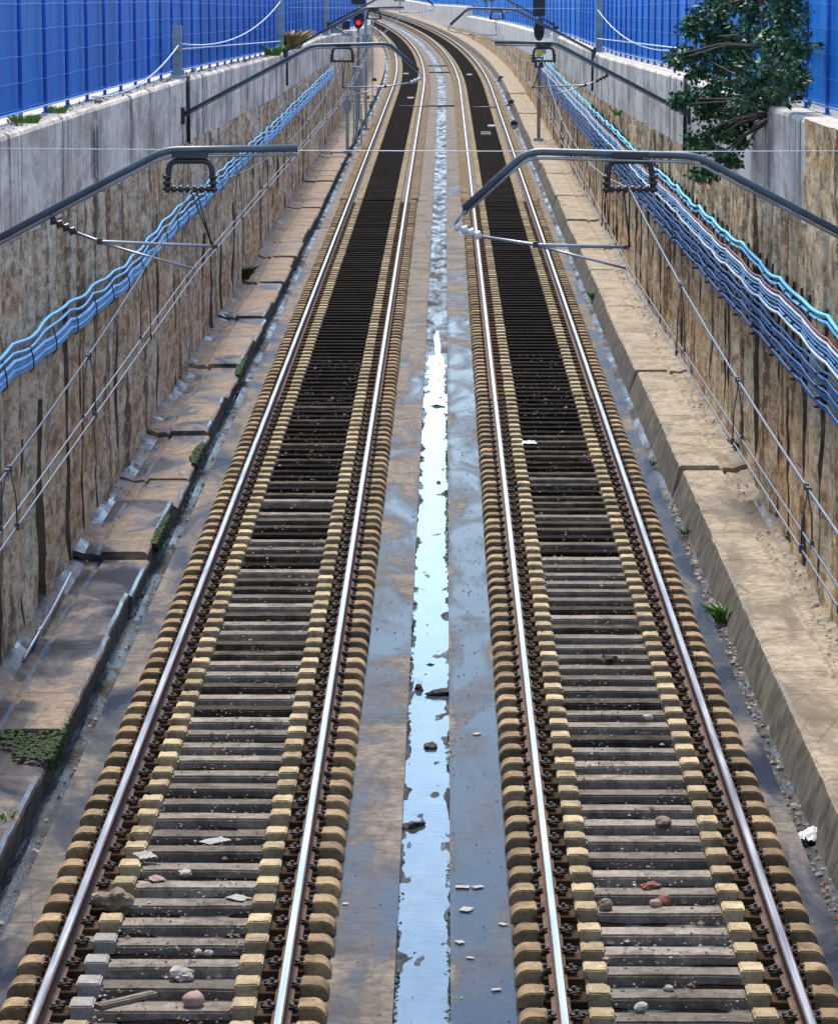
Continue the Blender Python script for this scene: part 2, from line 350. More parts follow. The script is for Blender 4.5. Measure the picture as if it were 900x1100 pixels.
def segs(a, b_, lo, hi, amp_z, amp_u, seed):
    rr = random.Random(seed); out = []; y = a
    while y < b_:
        L = rr.uniform(lo, hi); out.append((y, y + L, rr.uniform(-amp_z, amp_z), rr.uniform(-amp_u, amp_u))); y += L
    return out
def walkway(sgn, u0, uw, top, foot, mat, sg):
    b = MB()
    for (a, e, dz, du) in sg:
        e -= .012
        yy = steps(a, e, .3 if a < 90 else 2.5)
        def prof(Y):
            w = .018 * N(Y * 1.9, sgn * 7) + .012 * N(Y * 6, sgn * 3); k = .02 + .015 * abs(N(Y * 2.3, sgn))
            endr = .012 if (Y == yy[0] or Y == yy[-1]) else 0
            h = top + dz - endr; u = u0 + du
            return [(sgn * (foot + w), -.6), (sgn * (foot + w * .6), -.42), (sgn * (u + w), h - .05), (sgn * (u + .012 + w), h - k), (sgn * (u + .05 + w), h),
                    (sgn * (u + .3), h + .008 * N(Y, 5)), (sgn * (u + .58), h - .004 + .008 * N(Y * 1.4, 8)), (sgn * (u + .60), h - .045), (sgn * (u + .63), h - .05 + .02 * N(Y * 2, 2)),
                    (sgn * (u + .66), h - .02 + .02 * N(Y * 2, 2)), (sgn * (u + .8), h - .03 + .03 * N(Y * 2.4, 9)), (sgn * (uw - .12), h + .0 + .04 * N(Y * 1.5, 19)), (sgn * (uw + .08), h + .05 + .05 * N(Y * 1.1, 12))]
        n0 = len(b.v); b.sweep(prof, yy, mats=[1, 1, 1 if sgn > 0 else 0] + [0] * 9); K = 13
        b.face(tuple(n0 + i for i in range(K))); n1 = len(b.v) - K; b.face(tuple(n1 + i for i in reversed(range(K))))
    return tag(b.build('walkway', [mat, M['riser']]), kind='structure')
LS = [(14, 29.6, 0, 0), (29.6, 33.2, .02, 0), (33.2, 35.2, -.07, .02), (35.2, 40.2, .03, -.02), (40.2, 43.4, -.05, .04), (43.4, 46, -.08, .0), (46, 50.5, .02, .03), (50.5, 53, -.07, -.03)] + segs(53, 200, 1.8, 5.0, .05, .045, 4)
RS = [(14, 38, .0, 0), (38, 47, .0, .0), (47, 53.2, -.0, .02), (53.2, 56.5, .07, -.03), (56.5, 66, -.01, .02)] + segs(66, 200, 4, 9, .035, .03, 8)
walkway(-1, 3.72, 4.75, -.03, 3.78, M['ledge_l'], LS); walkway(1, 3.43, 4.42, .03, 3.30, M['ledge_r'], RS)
b = MB(); b.sweep([(-3.78, -.6), (-3.72, -.05), (-4.83, -.03)], FAR); tag(b.build('walkway', M['ledge_l']), kind='structure')
b = MB(); b.sweep([(3.30, -.6), (3.43, .03), (4.50, .05)], FAR); tag(b.build('walkway', M['ledge_r']), kind='structure')

# ------------------------------------------------------------------ retaining walls
def wall(sgn, uw, matr, matb, joints, thick, lab, rough_to):
    w = thing('retaining_wall', lab, 'wall', (sgn * uw, 40, 0)); inv = Vector((sgn * uw, 40, 0))
    loc = lambda q: (q[0] - inv.x, q[1] - inv.y, q[2] - inv.z)
    yy = set(steps(10, 120, .3) + steps(120, 200, .8) + FAR)
    rw = random.Random(int(uw * 100)); wid = {j: rw.choice((.08, .12, .2, .3, .55) if sgn < 0 else (.08, .12, .2, .3, .45)) for j in joints}
    for j in joints: yy |= {j - wid[j] / 2 - .06, j - wid[j] / 2, j + wid[j] / 2, j + wid[j] / 2 + .06}
    yy = sorted(yy); nz = 22
    b = MB()
    def prof(Y):
        zb = ztop(Y) - thick + .05; out = []
        jj = min(joints, key=lambda j: abs(Y - j)); jd = abs(Y - jj) if Y < 205 else 9
        gr = .03 + .2 * wid[jj] ** .5 if jd < wid[jj] / 2 + .01 else 0
        pan = .05 * N(math.floor(Y / 2.7) * 7.3, sgn * 3)
        for i in range(nz):
            t = i / (nz - 1); z = -.45 + (zb + .45) * t
            d = .07 * N(Y * .8, z * .35, sgn * 5) + .05 * N(Y * 2.6, z * 1.1, sgn * 2) + .025 * N(Y * 7, z * 5, 3)
            d = d * (1 if Y < 150 else .4) + pan - gr * max(.1, min(1, 1.25 - 1.0 * t + .5 * N(jj * 3.1, z * .6, 2)))
            out.append((sgn * (uw - .05 - d * 1.0), z))
        return out
    b.sweep(prof, yy, fn=loc, smooth=False)
    for i in range(len(yy) - 1):
        ym = (yy[i] + yy[i + 1]) / 2; jj = min(joints, key=lambda j: abs(ym - j))
        if ym < 200 and abs(ym - jj) < wid[jj] / 2 + .05:
            for k in range(nz - 1):
                if k / nz < .55 + .45 * N(jj * 5.3, 2): b.m[i * (nz - 1) + k] = 1
    b.build('rough_face', [matr, M['recess']], w)
    ry = [y for y in steps(10, 333, 1.2)]
    b = MB()
    ru = rough_to
    def prof2(Y, up=0):
        zt = ztop(Y) + up; bt = zt - thick - up - (.05 * N(Y * .9, 4, sgn) + .04 * N(Y * 3, 2, sgn)); e = .015 * N(Y * 2.5, 6)
        return [(sgn * (uw + .3), bt), (sgn * (uw - .02), bt), (sgn * (uw - .02), zt - .06), (sgn * (uw + e), zt - .02), (sgn * (uw + .04), zt), (sgn * (uw + .62), zt + .01), (sgn * (uw + .62), bt)]
    for (a, e, up) in ((ru, 333, 0), (333, 640, .82)):
        n0 = len(b.v); yy = steps(a, e, .6 if a < 300 else 6); b.sweep(lambda Y: prof2(Y, up), yy, fn=loc, mats=[0, 0, 0, 0, 1, 0])
        b.face(tuple(n0 + i for i in range(7))); n1 = len(b.v) - 7; b.face(tuple(n1 + i for i in range(7)))
    if sgn > 0:
        for q in range(len(b.f)):
            if b.m[q] == 0 and b.v[b.f[q][0]][1] + 40 > 150: b.m[q] = 2
    b.build('concrete_band', [matb, M['coping'], M['plaster']], w)
    if rough_to > 12:   # nearer than this the rough stone reaches the top
        b = MB()
        b.sweep(lambda Y: [(sgn * (uw - .04 - .05 * N(Y * 2.2, z_ * 1.3, 7)), ztop(Y) - thick + .02 + (thick - .02) * z_ / 5) for z_ in range(6)] + [(sgn * (uw + .6), ztop(Y) + .01)], steps(10, rough_to, .3), fn=loc, mats=[0] * 5 + [1])
        b.build('rough_upper_face', [matr, M['coping']], w)
    return w
rj = random.Random(5)
jl = [38.2, 40.9, 42.6, 45.6, 47.5, 49.5, 53.0, 56.6, 60.2, 64, 68, 71.5]; y = 74
while y < 200: jl.append(y); y += rj.uniform(2.2, 4.6)
jr = []; y = 30
while y < 200: jr.append(y); y += rj.uniform(1.5, 3.3)
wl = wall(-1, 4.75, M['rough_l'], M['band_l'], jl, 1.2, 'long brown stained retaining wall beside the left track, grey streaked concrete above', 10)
wr = wall(1, 4.42, M['rough_r'], M['band_r'], jr, 1.28, 'sunlit tan retaining wall beside the right track, behind the many cables', 45.2)
for sgn, u in ((-1, 5.36), (1, 5.03)):
    b = MB(); b.sweep(lambda Y: [(sgn * u, ztop(Y) - .02), (sgn * 9, ztop(Y) - .05), (sgn * 200, ztop(Y) - .3), (sgn * 900, -1.1)], steps(5, 200, 5) + FAR[1:])
    tag(b.build('embankment', M['earth']), kind='structure')

# ------------------------------------------------------------------ rails
prof = [(-.036, 0), (.036, 0), (.036, -.03), (.009, -.045), (.009, -.13), (.07, -.15), (.07, -.163), (-.07, -.163), (-.07, -.15), (-.009, -.13), (-.009, -.045), (-.036, -.03)]
head = [(-.024, .0), (.024, .0), (.036, -.006), (.036, -.03), (.009, -.045), (.009, -.13), (.07, -.15), (.07, -.163), (-.07, -.163), (-.07, -.15), (-.009, -.13), (-.009, -.045), (-.036, -.03), (-.036, -.006)]
rl = ['outer polished steel rail of the left track, beside the left walkway', 'inner polished steel rail of the left track, next to the channel',
      'inner polished steel rail of the right track, next to the channel', 'outer polished steel rail of the right track, beside the right walkway']
for u, lb in zip(RAILS, rl):
    b = MB(); yy = [8, 200] + FAR[1:]
    b.sweep([(u + a, z) for a, z in head], yy, closed=True, mats=[0] + [1] * 13); tag(b.build('steel_rail', [M['railtop'], M['rust']]), lb, 'rail', 'running rails')

# ------------------------------------------------------------------ sleepers
def rbox(name, x0, x1, dy, z0, z1, mat, bev=.012, seg=2, outer=0):
    """bevelled concrete block; outer: radius of the rounded shoulder at the x1 end"""
    bm = bmesh.new(); bmesh.ops.create_cube(bm, size=1)
    for v in bm.verts: v.co = Vector(((x0 + x1) / 2 + v.co.x * (x1 - x0), v.co.y * dy, (z0 + z1) / 2 + v.co.z * (z1 - z0)))
    if outer:
        xe = max((x0, x1), key=abs)
        es = [e for e in bm.edges if all(abs(v.co.x - xe) < 1e-6 for v in e.verts) and (all(abs(v.co.z - z1) < 1e-6 for v in e.verts))]
        bmesh.ops.bevel(bm, geom=es, offset=outer, segments=6, affect='EDGES', profile=.5)
    es = [e for e in bm.edges if e.calc_face_angle(0) > .9]
    bmesh.ops.bevel(bm, geom=es, offset=bev, segments=seg, affect='EDGES')
    me = bpy.data.meshes.new(name); bm.to_mesh(me); bm.free(); me.materials.append(mat); return me
D = .25
def worn(me, seed, amp, chips):
    bm = bmesh.new(); bm.from_mesh(me); rr = random.Random(seed)
    bmesh.ops.subdivide_edges(bm, edges=[e for e in bm.edges if e.calc_length() > .05], cuts=3, use_grid_fill=True)
    vs = list(bm.verts); cs = [rr.choice(vs).co.copy() for _ in range(chips)]; o = Vector((seed * 3.1, seed * 1.7, seed * .9))
    ctr = sum((v.co for v in vs), Vector()) / len(vs)
    for v in vs:
        q = v.co.copy(); v.co += Vector((noise.noise(q * 14 + o), noise.noise(q * 14 + o * 2), noise.noise(q * 17 + o * 3))) * amp
        for c_ in cs:
            d = (q - c_).length; rad = .035
            if d < rad: v.co += (ctr - q).normalized() * (rad - d) * .45
    m2 = bpy.data.meshes.new(me.name); bm.to_mesh(m2); bm.free(); m2.materials.append(me.materials[0]); return m2
def beam_mesh():
    b = MB()
    x = HG
    b.box((0, 0, -.185), (2 * (x - .38), D, .10))
    return b
me_beam = rbox('beam', -(HG - .36), HG - .36, D, -.25, -.137, M['beam'], .016)
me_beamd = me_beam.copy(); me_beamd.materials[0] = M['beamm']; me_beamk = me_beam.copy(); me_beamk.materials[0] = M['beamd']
me_inL = rbox('shoulder_block', -(HG - .19), -(HG - .37), D, -.25, -.098, M['block']); me_inR = rbox('shoulder_block', HG - .37, HG - .19, D, -.25, -.098, M['block'])
me_enL = rbox('end_block', -(HG + .325), -(HG + .115), D, -.25, -.100, M['endb'], .01, 2, .10); me_enR = rbox('end_block', HG + .115, HG + .325, D, -.25, -.100, M['endb'], .01, 2, .10)
me_seL = rbox('rail_seat', -(HG + .13), -(HG - .2), D, -.25, -.165, M['seat'], .006, 1); me_seR = rbox('rail_seat', HG - .2, HG + .13, D, -.25, -.165, M['seat'], .006, 1)
def clip_mesh(s):
    b = MB()
    b.box((s * .105, 0, -.15), (.07, .11, .03)); b.box((s * .085, 0, -.128), (.05, .05, .03))
    b.tube([(s * .05, -.05, -.14), (s * .10, -.07, -.115), (s * .15, -.045, -.125), (s * .10, -.01, -.112), (s * .15, .03, -.125), (s * .10, .065, -.115), (s * .05, .05, -.14)], .012, 5)
    b.tube([(s * .10, 0, -.14), (s * .10, 0, -.085)], .016, 6)
    return b.mesh('fastening', M['clip'])
me_cl = {s: clip_mesh(s) for s in (-1, 1)}
def part(name, me, parent, x=0):
    o = bpy.data.objects.new(name, me); COL.objects.link(o); o.parent = parent; o.location = (x, 0, 0); KIDS.setdefault(parent.name, []).append(o); return o
def make_sleeper(grey=False):
    t = thing('concrete_sleeper', '', 'sleeper')
    part('beam', me_beam, t)
    l = part('shoulder_block', me_inL, t); part('shoulder_block', me_inR, t); part('end_block', me_enL, t); part('end_block', me_enR, t); part('rail_seat', me_seL, t); part('rail_seat', me_seR, t)
    for sx in (-1, 1):
        for s in (-1, 1): part('fastening', me_cl[s], t, sx * HG)
    if grey:
        gm = me_inL.copy(); gm.materials[0] = M['greyb']; l.data = gm; l['label'] = 'grey shoulder block'
    return t
def merged():
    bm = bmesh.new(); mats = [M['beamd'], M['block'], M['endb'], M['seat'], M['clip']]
    for me, mi in ((me_beam, 0), (me_inL, 1), (me_inR, 1), (me_enL, 2), (me_enR, 2), (me_seL, 3), (me_seR, 3)):
        n0 = len(bm.faces); bm.from_mesh(me); bm.faces.ensure_lookup_table()
        for f in bm.faces[n0:]: f.material_index = mi
    me = bpy.data.meshes.new('concrete_sleeper'); bm.to_mesh(me); bm.free()
    for m in mats: me.materials.append(m)
    return me
SP = .6
yL = at(262, 1076, Z=-.098).y; yR = at(643, 1062, Z=-.098).y
VAR = {me: [worn(me, 7 * k + j, .0035, k) for k in range(7)] for j, me in enumerate((me_inL, me_inR, me_enL, me_enR))}
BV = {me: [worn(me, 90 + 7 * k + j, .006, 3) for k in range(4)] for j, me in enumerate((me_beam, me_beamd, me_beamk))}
ALT = {}
for d_ in (VAR, BV):
    for k_, l_ in d_.items():
        for m_ in [k_] + l_: ALT[m_.name] = l_
me_far = merged(); protos = {}
NP, NI = 64, 150
for side, c, ys in (('left', CL, yL), ('right', CR, yR)):
    y = ys - 2 * SP; i = 0
    while i < NI:
        near = side == 'left' and y < at(113, 985, Z=-.098).y and y > at(80, 1092, Z=-.098).y
        if i < NP:
            key = 'grey' if near else 'tan'
            if key not in protos: o = protos[key] = make_sleeper(near)
            else: o = copy_tree(protos[key])
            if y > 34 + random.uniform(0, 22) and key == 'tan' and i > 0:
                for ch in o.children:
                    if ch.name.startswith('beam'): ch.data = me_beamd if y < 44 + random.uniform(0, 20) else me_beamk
            if i < 75:
                for ch in o.children:
                    v = ALT.get(ch.data.name)
                    if v: ch.data = random.choice(v)
            if near: tag(o, 'sleeper whose shoulder block by the outermost left rail is grey, not tan', 'sleeper', 'grey shouldered sleepers at the near end of the left track')
            else: tag(o, 'dusty concrete sleeper with tan shoulder blocks in the near half of the %s track' % side, 'sleeper', 'near sleepers of the %s track' % side)
        else:
            o = bpy.data.objects.new('concrete_sleeper', me_far); COL.objects.link(o)
            tag(o, 'dark distant sleeper of the %s track, small where the rails draw together' % side, 'sleeper', 'distant sleepers of the %s track' % side)
        o.location = (c - bend(y) + random.uniform(-.006, .006), y + random.uniform(-.02, .02), random.uniform(-.004, .004)); o.rotation_euler = (random.uniform(-.012, .012), 0, random.uniform(-.006, .006))
        y += SP * random.uniform(.985, 1.015) if i < 60 else SP; i += 1
    protos_end = y
b = MB()
for c in (CL, CR):
    y = protos_end
    while y < 560:
        x = c - bend(y)
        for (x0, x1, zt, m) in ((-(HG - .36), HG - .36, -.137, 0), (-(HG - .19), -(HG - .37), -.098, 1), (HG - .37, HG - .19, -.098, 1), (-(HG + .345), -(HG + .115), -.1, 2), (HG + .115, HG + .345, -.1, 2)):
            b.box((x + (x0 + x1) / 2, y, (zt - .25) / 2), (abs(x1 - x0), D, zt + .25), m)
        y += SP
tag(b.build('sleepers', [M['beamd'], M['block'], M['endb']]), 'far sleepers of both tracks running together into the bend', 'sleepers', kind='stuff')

# ------------------------------------------------------------------ overhead line
UPS = [-8, 30.3, 66.5, 109, 150, 192]
LONG = {('L', 30.3): 0, ('R', 30.3): 1, ('L', 66.5): 1, ('R', 66.5): 0, ('L', 109): 0, ('R', 109): 1, ('L', 150): 1, ('R', 150): 0}
def cont_o(side, i): # stagger of the contact wire, outward from the track centre
    return -.22 if (i % 2 == 1) == (side == 'R') else .02
def smooth_path(pts, r=.12, n=4):
    out = [Vector(pts[0])]
    for a, p, c in zip(pts, pts[1:], pts[2:]):
        a, p, c = Vector(a), Vector(p), Vector(c); d1 = (a - p).normalized() * r; d2 = (c - p).normalized() * r
        for k in range(n + 1):
            t = k / n; out.append((p + d1) * (1 - t) ** 2 + p * 2 * t * (1 - t) + (p + d2) * t * t)
    return out + [Vector(pts[-1])]
def insul(b, a, c, r=.045, n=5, m=0):
    a, c = Vector(a), Vector(c); pts, rr = [], []
    for k in range(n):
        for dt, q in ((0, .45), (.3, 1), (.5, 1), (.8, .45)): pts.append(a.lerp(c, (k + dt) / n)); rr.append(r * q)
    b.tube(pts + [c], rr + [r * .4], 8, m)
names = {30.3: 'nearest', 66.5: 'second', 109: 'third', 150: 'farthest'}
for (side, Y), lg in LONG.items():
    s = 1 if side == 'R' else -1; c = CR if side == 'R' else CL
    V = lambda o, h, dy=0: (s * o, dy, HC - h)
    word = {'R': 'right', 'L': 'left'}[side]
    lab = {('L', 30.3): 'large grey cranked catenary arm reaching from the left wall over the left track', ('R', 30.3): 'large grey catenary arm with drooping tip over the right track',
           ('L', 66.5): 'mid-distance cranked arm above the left walkway, tip drooping over the left track', ('R', 66.5): 'mid-distance cranked arm slanting down to the right wall beside the tree',
           ('L', 109): 'short distant catenary arm right of the red signal', ('R', 109): 'distant catenary arm with slanting tip against the far blue fence',
           ('L', 150): 'farthest catenary arm over the left track, above the bend', ('R', 150): 'farthest catenary arm over the right track, above the bend'}[(side, Y)]
    t = thing('catenary_bracket', lab, 'catenary arm', (c, Y, 0), 'catenary brackets on the two walls')
    pts = [V(2.71, 2.9), V(.33, 1.645), V(-1.05, 1.61), V(-1.57, 2.08)] if lg else [V(2.71, 2.9), V(.25, 1.60), V(-.84, 1.585)]
    b = MB(); b.tube(smooth_path(pts), .032, 8); b.build('arm', M['arm'], t)
    lower = [tuple(Vector(p) + Vector((0, -.02, -.052))) for p in pts]
    b = MB(); b.tube(smooth_path(lower), .012, 6); b.build('lower_flange', M['galv'], t)
    b = MB(); b.box(V(2.66, 2.9), (.08, .2, .3)); b.build('wall_plate', M['dwire'], t)
    so = -.21 if lg else .04
    b = MB(); b.tube(smooth_path([V(so - .19, 1.93), V(so - .17, 1.69), V(so + .17, 1.69), V(so + .19, 1.93)], .07), .024, 7)
    b.box(V(so, 1.64), (.3, .07, .05)); b.build('saddle', M['dwire'], t)
    b = MB()
    for d in (-.19, .19): insul(b, V(so + d, 1.80), V(so + d, 1.95), .04, 3)
    insul(b, V(so - .17, 1.92), V(so + .17, 1.92), .034, 6); b.build('insulator', M['brownins'], t)
    if lg:
        n0, n1, n2 = V(-1.64, 2.22), V(-1.42, 2.31), V(-.98, 2.375); r1, k0, k1 = V(-.235, 2.395), V(-.98, 2.38), V(-.235, 2.57); im = M['ceramic']
    else:
        n0, n1, n2 = V(1.19, 2.17), V(.98, 2.28), V(.79, 2.35); r1, k0, k1 = V(-.16, 2.39), V(.79, 2.36), V(.03, 2.575); im = M['brownins']
    b = MB(); insul(b, n0, n1, .042, 4); b.build('insulator', im, t)
    b = MB(); hang = V(-1.57, 2.08) if lg else V(1.2, 2.07)
    b.tube([hang, n0], .012, 5); b.tube([n1, n2, r1], .0135, 6); b.build('registration_arm', M['galv'], t); b = MB(); b.box(n2, (.045, .045, .05)); b.build('knuckle', M['dwire'], t); b = MB(); b.box(r1, (.035, .035, .035)); b.build('end_clamp', M['dwire'], t)
    b = MB(); b.tube([k0, k1], .010, 6); b.build('steady_arm', M['galv'], t)
    b = MB(); b.tube([V(so, 1.93), Vector(r1) + Vector((s * .02, 0, 0))], .007, 5); b.tube([V(so - .05, 1.93), Vector(r1) + Vector((s * .03, 0, 0))], .007, 5); b.build('stay_wire', M['dwire'], t)
rnd = random.Random(3)
for side, c, s in (('left', CL, -1), ('right', CR, 1)):
    S_ = side[0].upper(); X = [c + s * cont_o(S_, i) for i in range(len(UPS))]
    def xat(Y):
        for i in range(len(UPS) - 1):
            if Y <= UPS[i + 1]: k = (Y - UPS[i]) / (UPS[i + 1] - UPS[i]); return X[i] + (X[i + 1] - X[i]) * k
        return X[-1]
    def zmes(Y):
        for i in range(len(UPS) - 1):
            if Y <= UPS[i + 1]:
                k = (Y - UPS[i]) / (UPS[i + 1] - UPS[i]); return HC - 1.90 - .46 * 4 * k * (1 - k)
        return HC - 1.9
    yy = steps(4, 192, 2)
    b = MB(); b.tube([(xat(y), y, zmes(y)) for y in yy], .0065, 6); tag(b.build('messenger_wire', M['dwire' if S_ == 'L' else 'wire']), 'sagging upper wire over the %s track, hung from the arms' % side, 'wire', 'overhead wires')
    for k, lr in ((-.027, 'left'), (.027, 'right')):
        b = MB(); b.tube([(xat(y) + k, y, HC - 2.595) for y in yy], .005, 6); tag(b.build('contact_wire', M['wire']), '%s wire of the straight lower pair over the %s track' % (lr, side), 'wire', 'overhead wires')
    for Y in ([16.5, 20.6, 24.9, 36.2, 41, 46, 52, 58, 63, 71, 76, 82, 88, 94, 100, 105] if S_ == 'L' else [14.5, 16, 19.6, 24, 35.5, 41, 46.5, 52, 58, 63, 71, 76, 82, 88, 94, 100, 105]):
        zt = zmes(Y) if Y > 29 or True else 0
        b = MB()
        for dx, dy in ((-.03, 0), (.03, .12)):
            b.tube([(xat(Y), Y + dy, zt + .01), (xat(Y) + dx * .9, Y + dy, (zt + HC - 2.6) / 2), (xat(Y) + dx, Y + dy, HC - 2.6)], .004, 5); b.box((xat(Y) + dx, Y + dy, HC - 2.59), (.018, .03, .035)); b.box((xat(Y), Y + dy, zt), (.02, .04, .03))
        tag(b.build('dropper', M['dwire']), 'thin dark pair of hangers between the overhead wires of the %s track' % side, 'dropper', 'droppers of the %s overhead line' % side)
for Y, h, lb in ((31.0, 1.62, 'thin taut wire crossing the picture level with the nearest two arms'), (109.6, 1.60, 'thin taut wire crossing both tracks at the top edge, by the distant arms')):
    b = MB(); b.tube([(-4.6, Y, HC - h - .0), (-1.5, Y, HC - h - .02), (1.5, Y, HC - h - .03), (4.4, Y, HC - h - .02)], .004, 5); tag(b.build('span_wire', M['cord']), lb, 'wire')

# ------------------------------------------------------------------ cables on the walls
def cable_path(sgn, u, z0, a, e, seed, sags, span=3.0, own=.012, du=0.0):
    rr = random.Random(seed); pts = []
    nsp = int((e - a) / span) + 1
    for i in range(nsp):
        k0 = sags[i % len(sags)]; sg = k0[0] + rr.uniform(-own, own); kz = k0[1]; kz2 = sags[(i + 1) % len(sags)][1]
        for q in range(6):
            t = q / 6; Y = a + (i + t) * span
            pts.append((sgn * (u + du) - bend(Y) + rr.uniform(-.004, .004), Y, z0(Y) + kz + (kz2 - kz) * t - sg * 4 * t * (1 - t) + own * .5 * math.sin(Y * 2.1 + seed)))
    return pts
def sagset(seed, lo, hi, jz, n=60):
    rr = random.Random(seed); return [(rr.uniform(lo, hi), rr.uniform(-jz, jz)) for _ in range(n)]
zl = lambda Y: HC - lerp_table([(20, 4.15), (38, 4.3), (53, 4.62), (60, 4.55), (75, 4.6), (100, 4.72), (150, 4.8)], Y)
sL = sagset(21, .008, .035, .018)
for i, (dz, m, r, lb) in enumerate(((.20, 'c_light', .023, 'topmost light blue cable on the left wall'), (.09, 'c_light', .021, 'second light blue cable on the left wall, between the topmost one and the thick bundle'))):
    b = MB(); b.tube(cable_path(-1, 4.60, lambda Y: zl(Y) + dz, 18, 150, i, sL, own=.03, du=-.01 * i), r, 6); tag(b.build('cable', M[m]), lb, 'cable', 'cables along the left wall')
bt = thing('cable_bundle', 'thick pale blue taped cable bundle running along the left wall', 'cable bundle', (-4.6, 40, zl(40)))
b = MB()
sB = sagset(22, .01, .05, .02)
for k in range(4):
    b.tube([(x + 4.6 - .015 * (k % 2), y - 40, z - zl(40)) for x, y, z in cable_path(-1, 4.585, lambda Y: zl(Y) - .01 - .048 * k, 18, 150, 40 + k, sB, own=.004)], .03, 6)
b.build('sheath', M['c_pale'], bt)
pp = cable_path(-1, 4.585, lambda Y: zl(Y) - .08, 18, 150, 40, sB, own=.004)
for q in range(30, len(pp) - 1, 5):
    x, y, z = pp[q]
    if y > 95: break
    b = MB(); b.tube([(x + 4.6 + .0, y - 40 + .06, z + .19 - zl(40)), (x + 4.6 + .045, y - 40, z + .04 - zl(40)), (x + 4.6 + .045, y - 40 + .02, z - .07 - zl(40)), (x + 4.6, y - 40 + .02, z - .12 - zl(40))], .009, 5); b.build('strap', M['black'], bt)
zr = lambda Y: HC - lerp_table([(20, 3.95), (41, 4.08), (60, 4.25), (78, 4.38), (110, 4.5), (170, 4.6)], Y)
specs = [(.03, 'c_sky', .026, 0, 'topmost sky blue cable'), (-.045, 'c_sky', .026, 0, 'thick sky blue cable just below the topmost one'),
         (-.165, 'c_red', .017, 1, 'thin red cable above the white one'), (-.222, 'c_white', .024, 1, 'white cable under the red one'), (-.277, 'c_light', .018, 1, 'light blue cable between white and dark cable'),
         (-.33, 'c_blue', .018, 1, 'mid blue cable in the middle of the white edged group'), (-.383, 'c_light', .018, 1, 'light blue cable above the lowest white cable'), (-.44, 'c_white', .026, 1, 'white cable at the lower edge of the striped group')]
specs += [(-.60 - .05 * k, 'c_navy' if k % 3 else 'c_dusk', .0165, 2, 'navy blue cable number %s in the sagging lower curtain' % w) for k, w in enumerate(['one', 'two', 'three', 'four', 'five', 'six', 'seven', 'eight', 'nine'])]
sR = [sagset(31, .015, .06, .035), sagset(32, .015, .05, .025), sagset(33, .012, .04, .02)]
for i, (dz, m, r, gk, lb) in enumerate(specs):
    b = MB(); b.tube(cable_path(1, 4.27, lambda Y: zr(Y) + dz, 20, 170, 60 + i, sR[gk], span=3.0, own=(.008, .005, .018)[gk], du=(.0, .0, .02 * (i % 3))[gk]), r, 6)
    if gk == 2: tag(b.build('cable', M[m]), 'dusky blue cable in the sagging lower curtain on the right wall' if m == 'c_dusk' else 'navy cable in the sagging lower curtain on the right wall', 'cable', 'dusky blue cables of the lower curtain' if m == 'c_dusk' else 'navy cables of the lower curtain')
    else: tag(b.build('cable', M[m]), lb + ' on the right wall', 'cable', 'cables along the right wall')
for q, Y in enumerate(steps(30, 110, 1.0)):
    b = MB(); z = zr(Y); b.box((4.36, Y, z - .5), (.035, .03, 1.12)); 
    for dz in ((.0, -.31, -.62, -.76, -.9, -1.0) if q % 3 == 0 else (.0, -.31)): b.box((4.29, Y, z + dz - .06), (.12, .025, .03))
    tag(b.build('cable_hanger', M['dwire']), 'dark slotted hanger holding the cables to the right wall', 'cable hanger', 'cable hangers on the right wall')

# ------------------------------------------------------------------ fences
def fence(sgn, uf, sheet, lab, off, big=()):
    t = thing('sheeted_fence', lab, 'fence', (sgn * uf, 44, ztop(44))); o0 = Vector((sgn * uf, 44, ztop(44)))
    L = lambda q: (q[0] - o0.x, q[1] - o0.y, q[2] - o0.z)
    H = 2.6; ys = []; y = off
    while y < 130: ys.append(y); y += 2.75
    while y < 260: ys.append(y); y += 5.5
    while y < 560: ys.append(y); y += 14
    up = lambda Y: .82 if Y > 333 else 0
    b = MB(); yy = steps(ys[0], 560, .7)
    b.sweep(lambda Y: [(sgn * (uf + .06 + .02 * N(Y * 1.1, k) + .012 * math.sin(Y * 9 + k)), ztop(Y) + up(Y) + .10 + (H - .10) * k / 4) for k in range(5)], yy, fn=L, smooth=True); b.build('sheeting', sheet, t)
    for y in ys[:98]:
        r = .07 if any(abs(y - q) < 1.3 for q in big) else .027
        b = MB(); b.tube([L(P(sgn * uf, y, ztop(y) + up(y) - .02)), L(P(sgn * uf, y, ztop(y) + up(y) + H))], r, 8); b.box(L(P(sgn * uf, y, ztop(y) + up(y) + .012)), (.09, .09, .02)); b.build('post', M['post'], t)
    b = MB()
    for k in range(8):
        pts = []
        for a, c in zip(ys, ys[1:]):
            for q in range(4):
                Y = a + (c - a) * q / 4; pts.append(L(P(sgn * (uf + .0 - .02 * sgn * 0), Y, ztop(Y) + up(Y) + .14 + .31 * k + .012 * math.sin(math.pi * q / 4))))
        b.tube([(p[0] - sgn * .015, p[1], p[2]) for p in pts], .0055, 4)
    b.build('mesh_wire', M['wirel'], t)
    b = MB(); pts = [L(P(sgn * (uf - .03), Y, ztop(Y) + up(Y) + .11)) for Y in ys]; b.tube(pts, .014, 5); b.build('bottom_wire', M['wirel'], t)
    return t
fence(-1, 5.07, M['sheet_l'], 'deep blue sheeted fence on top of the left wall, with close posts', 44.3 - 2.75 * 8)
fence(1, 4.80, M['sheet_r'], 'bright blue sheeted fence on top of the right wall, behind the tree', 46.6 - 2.75 * 8, big=(81,))

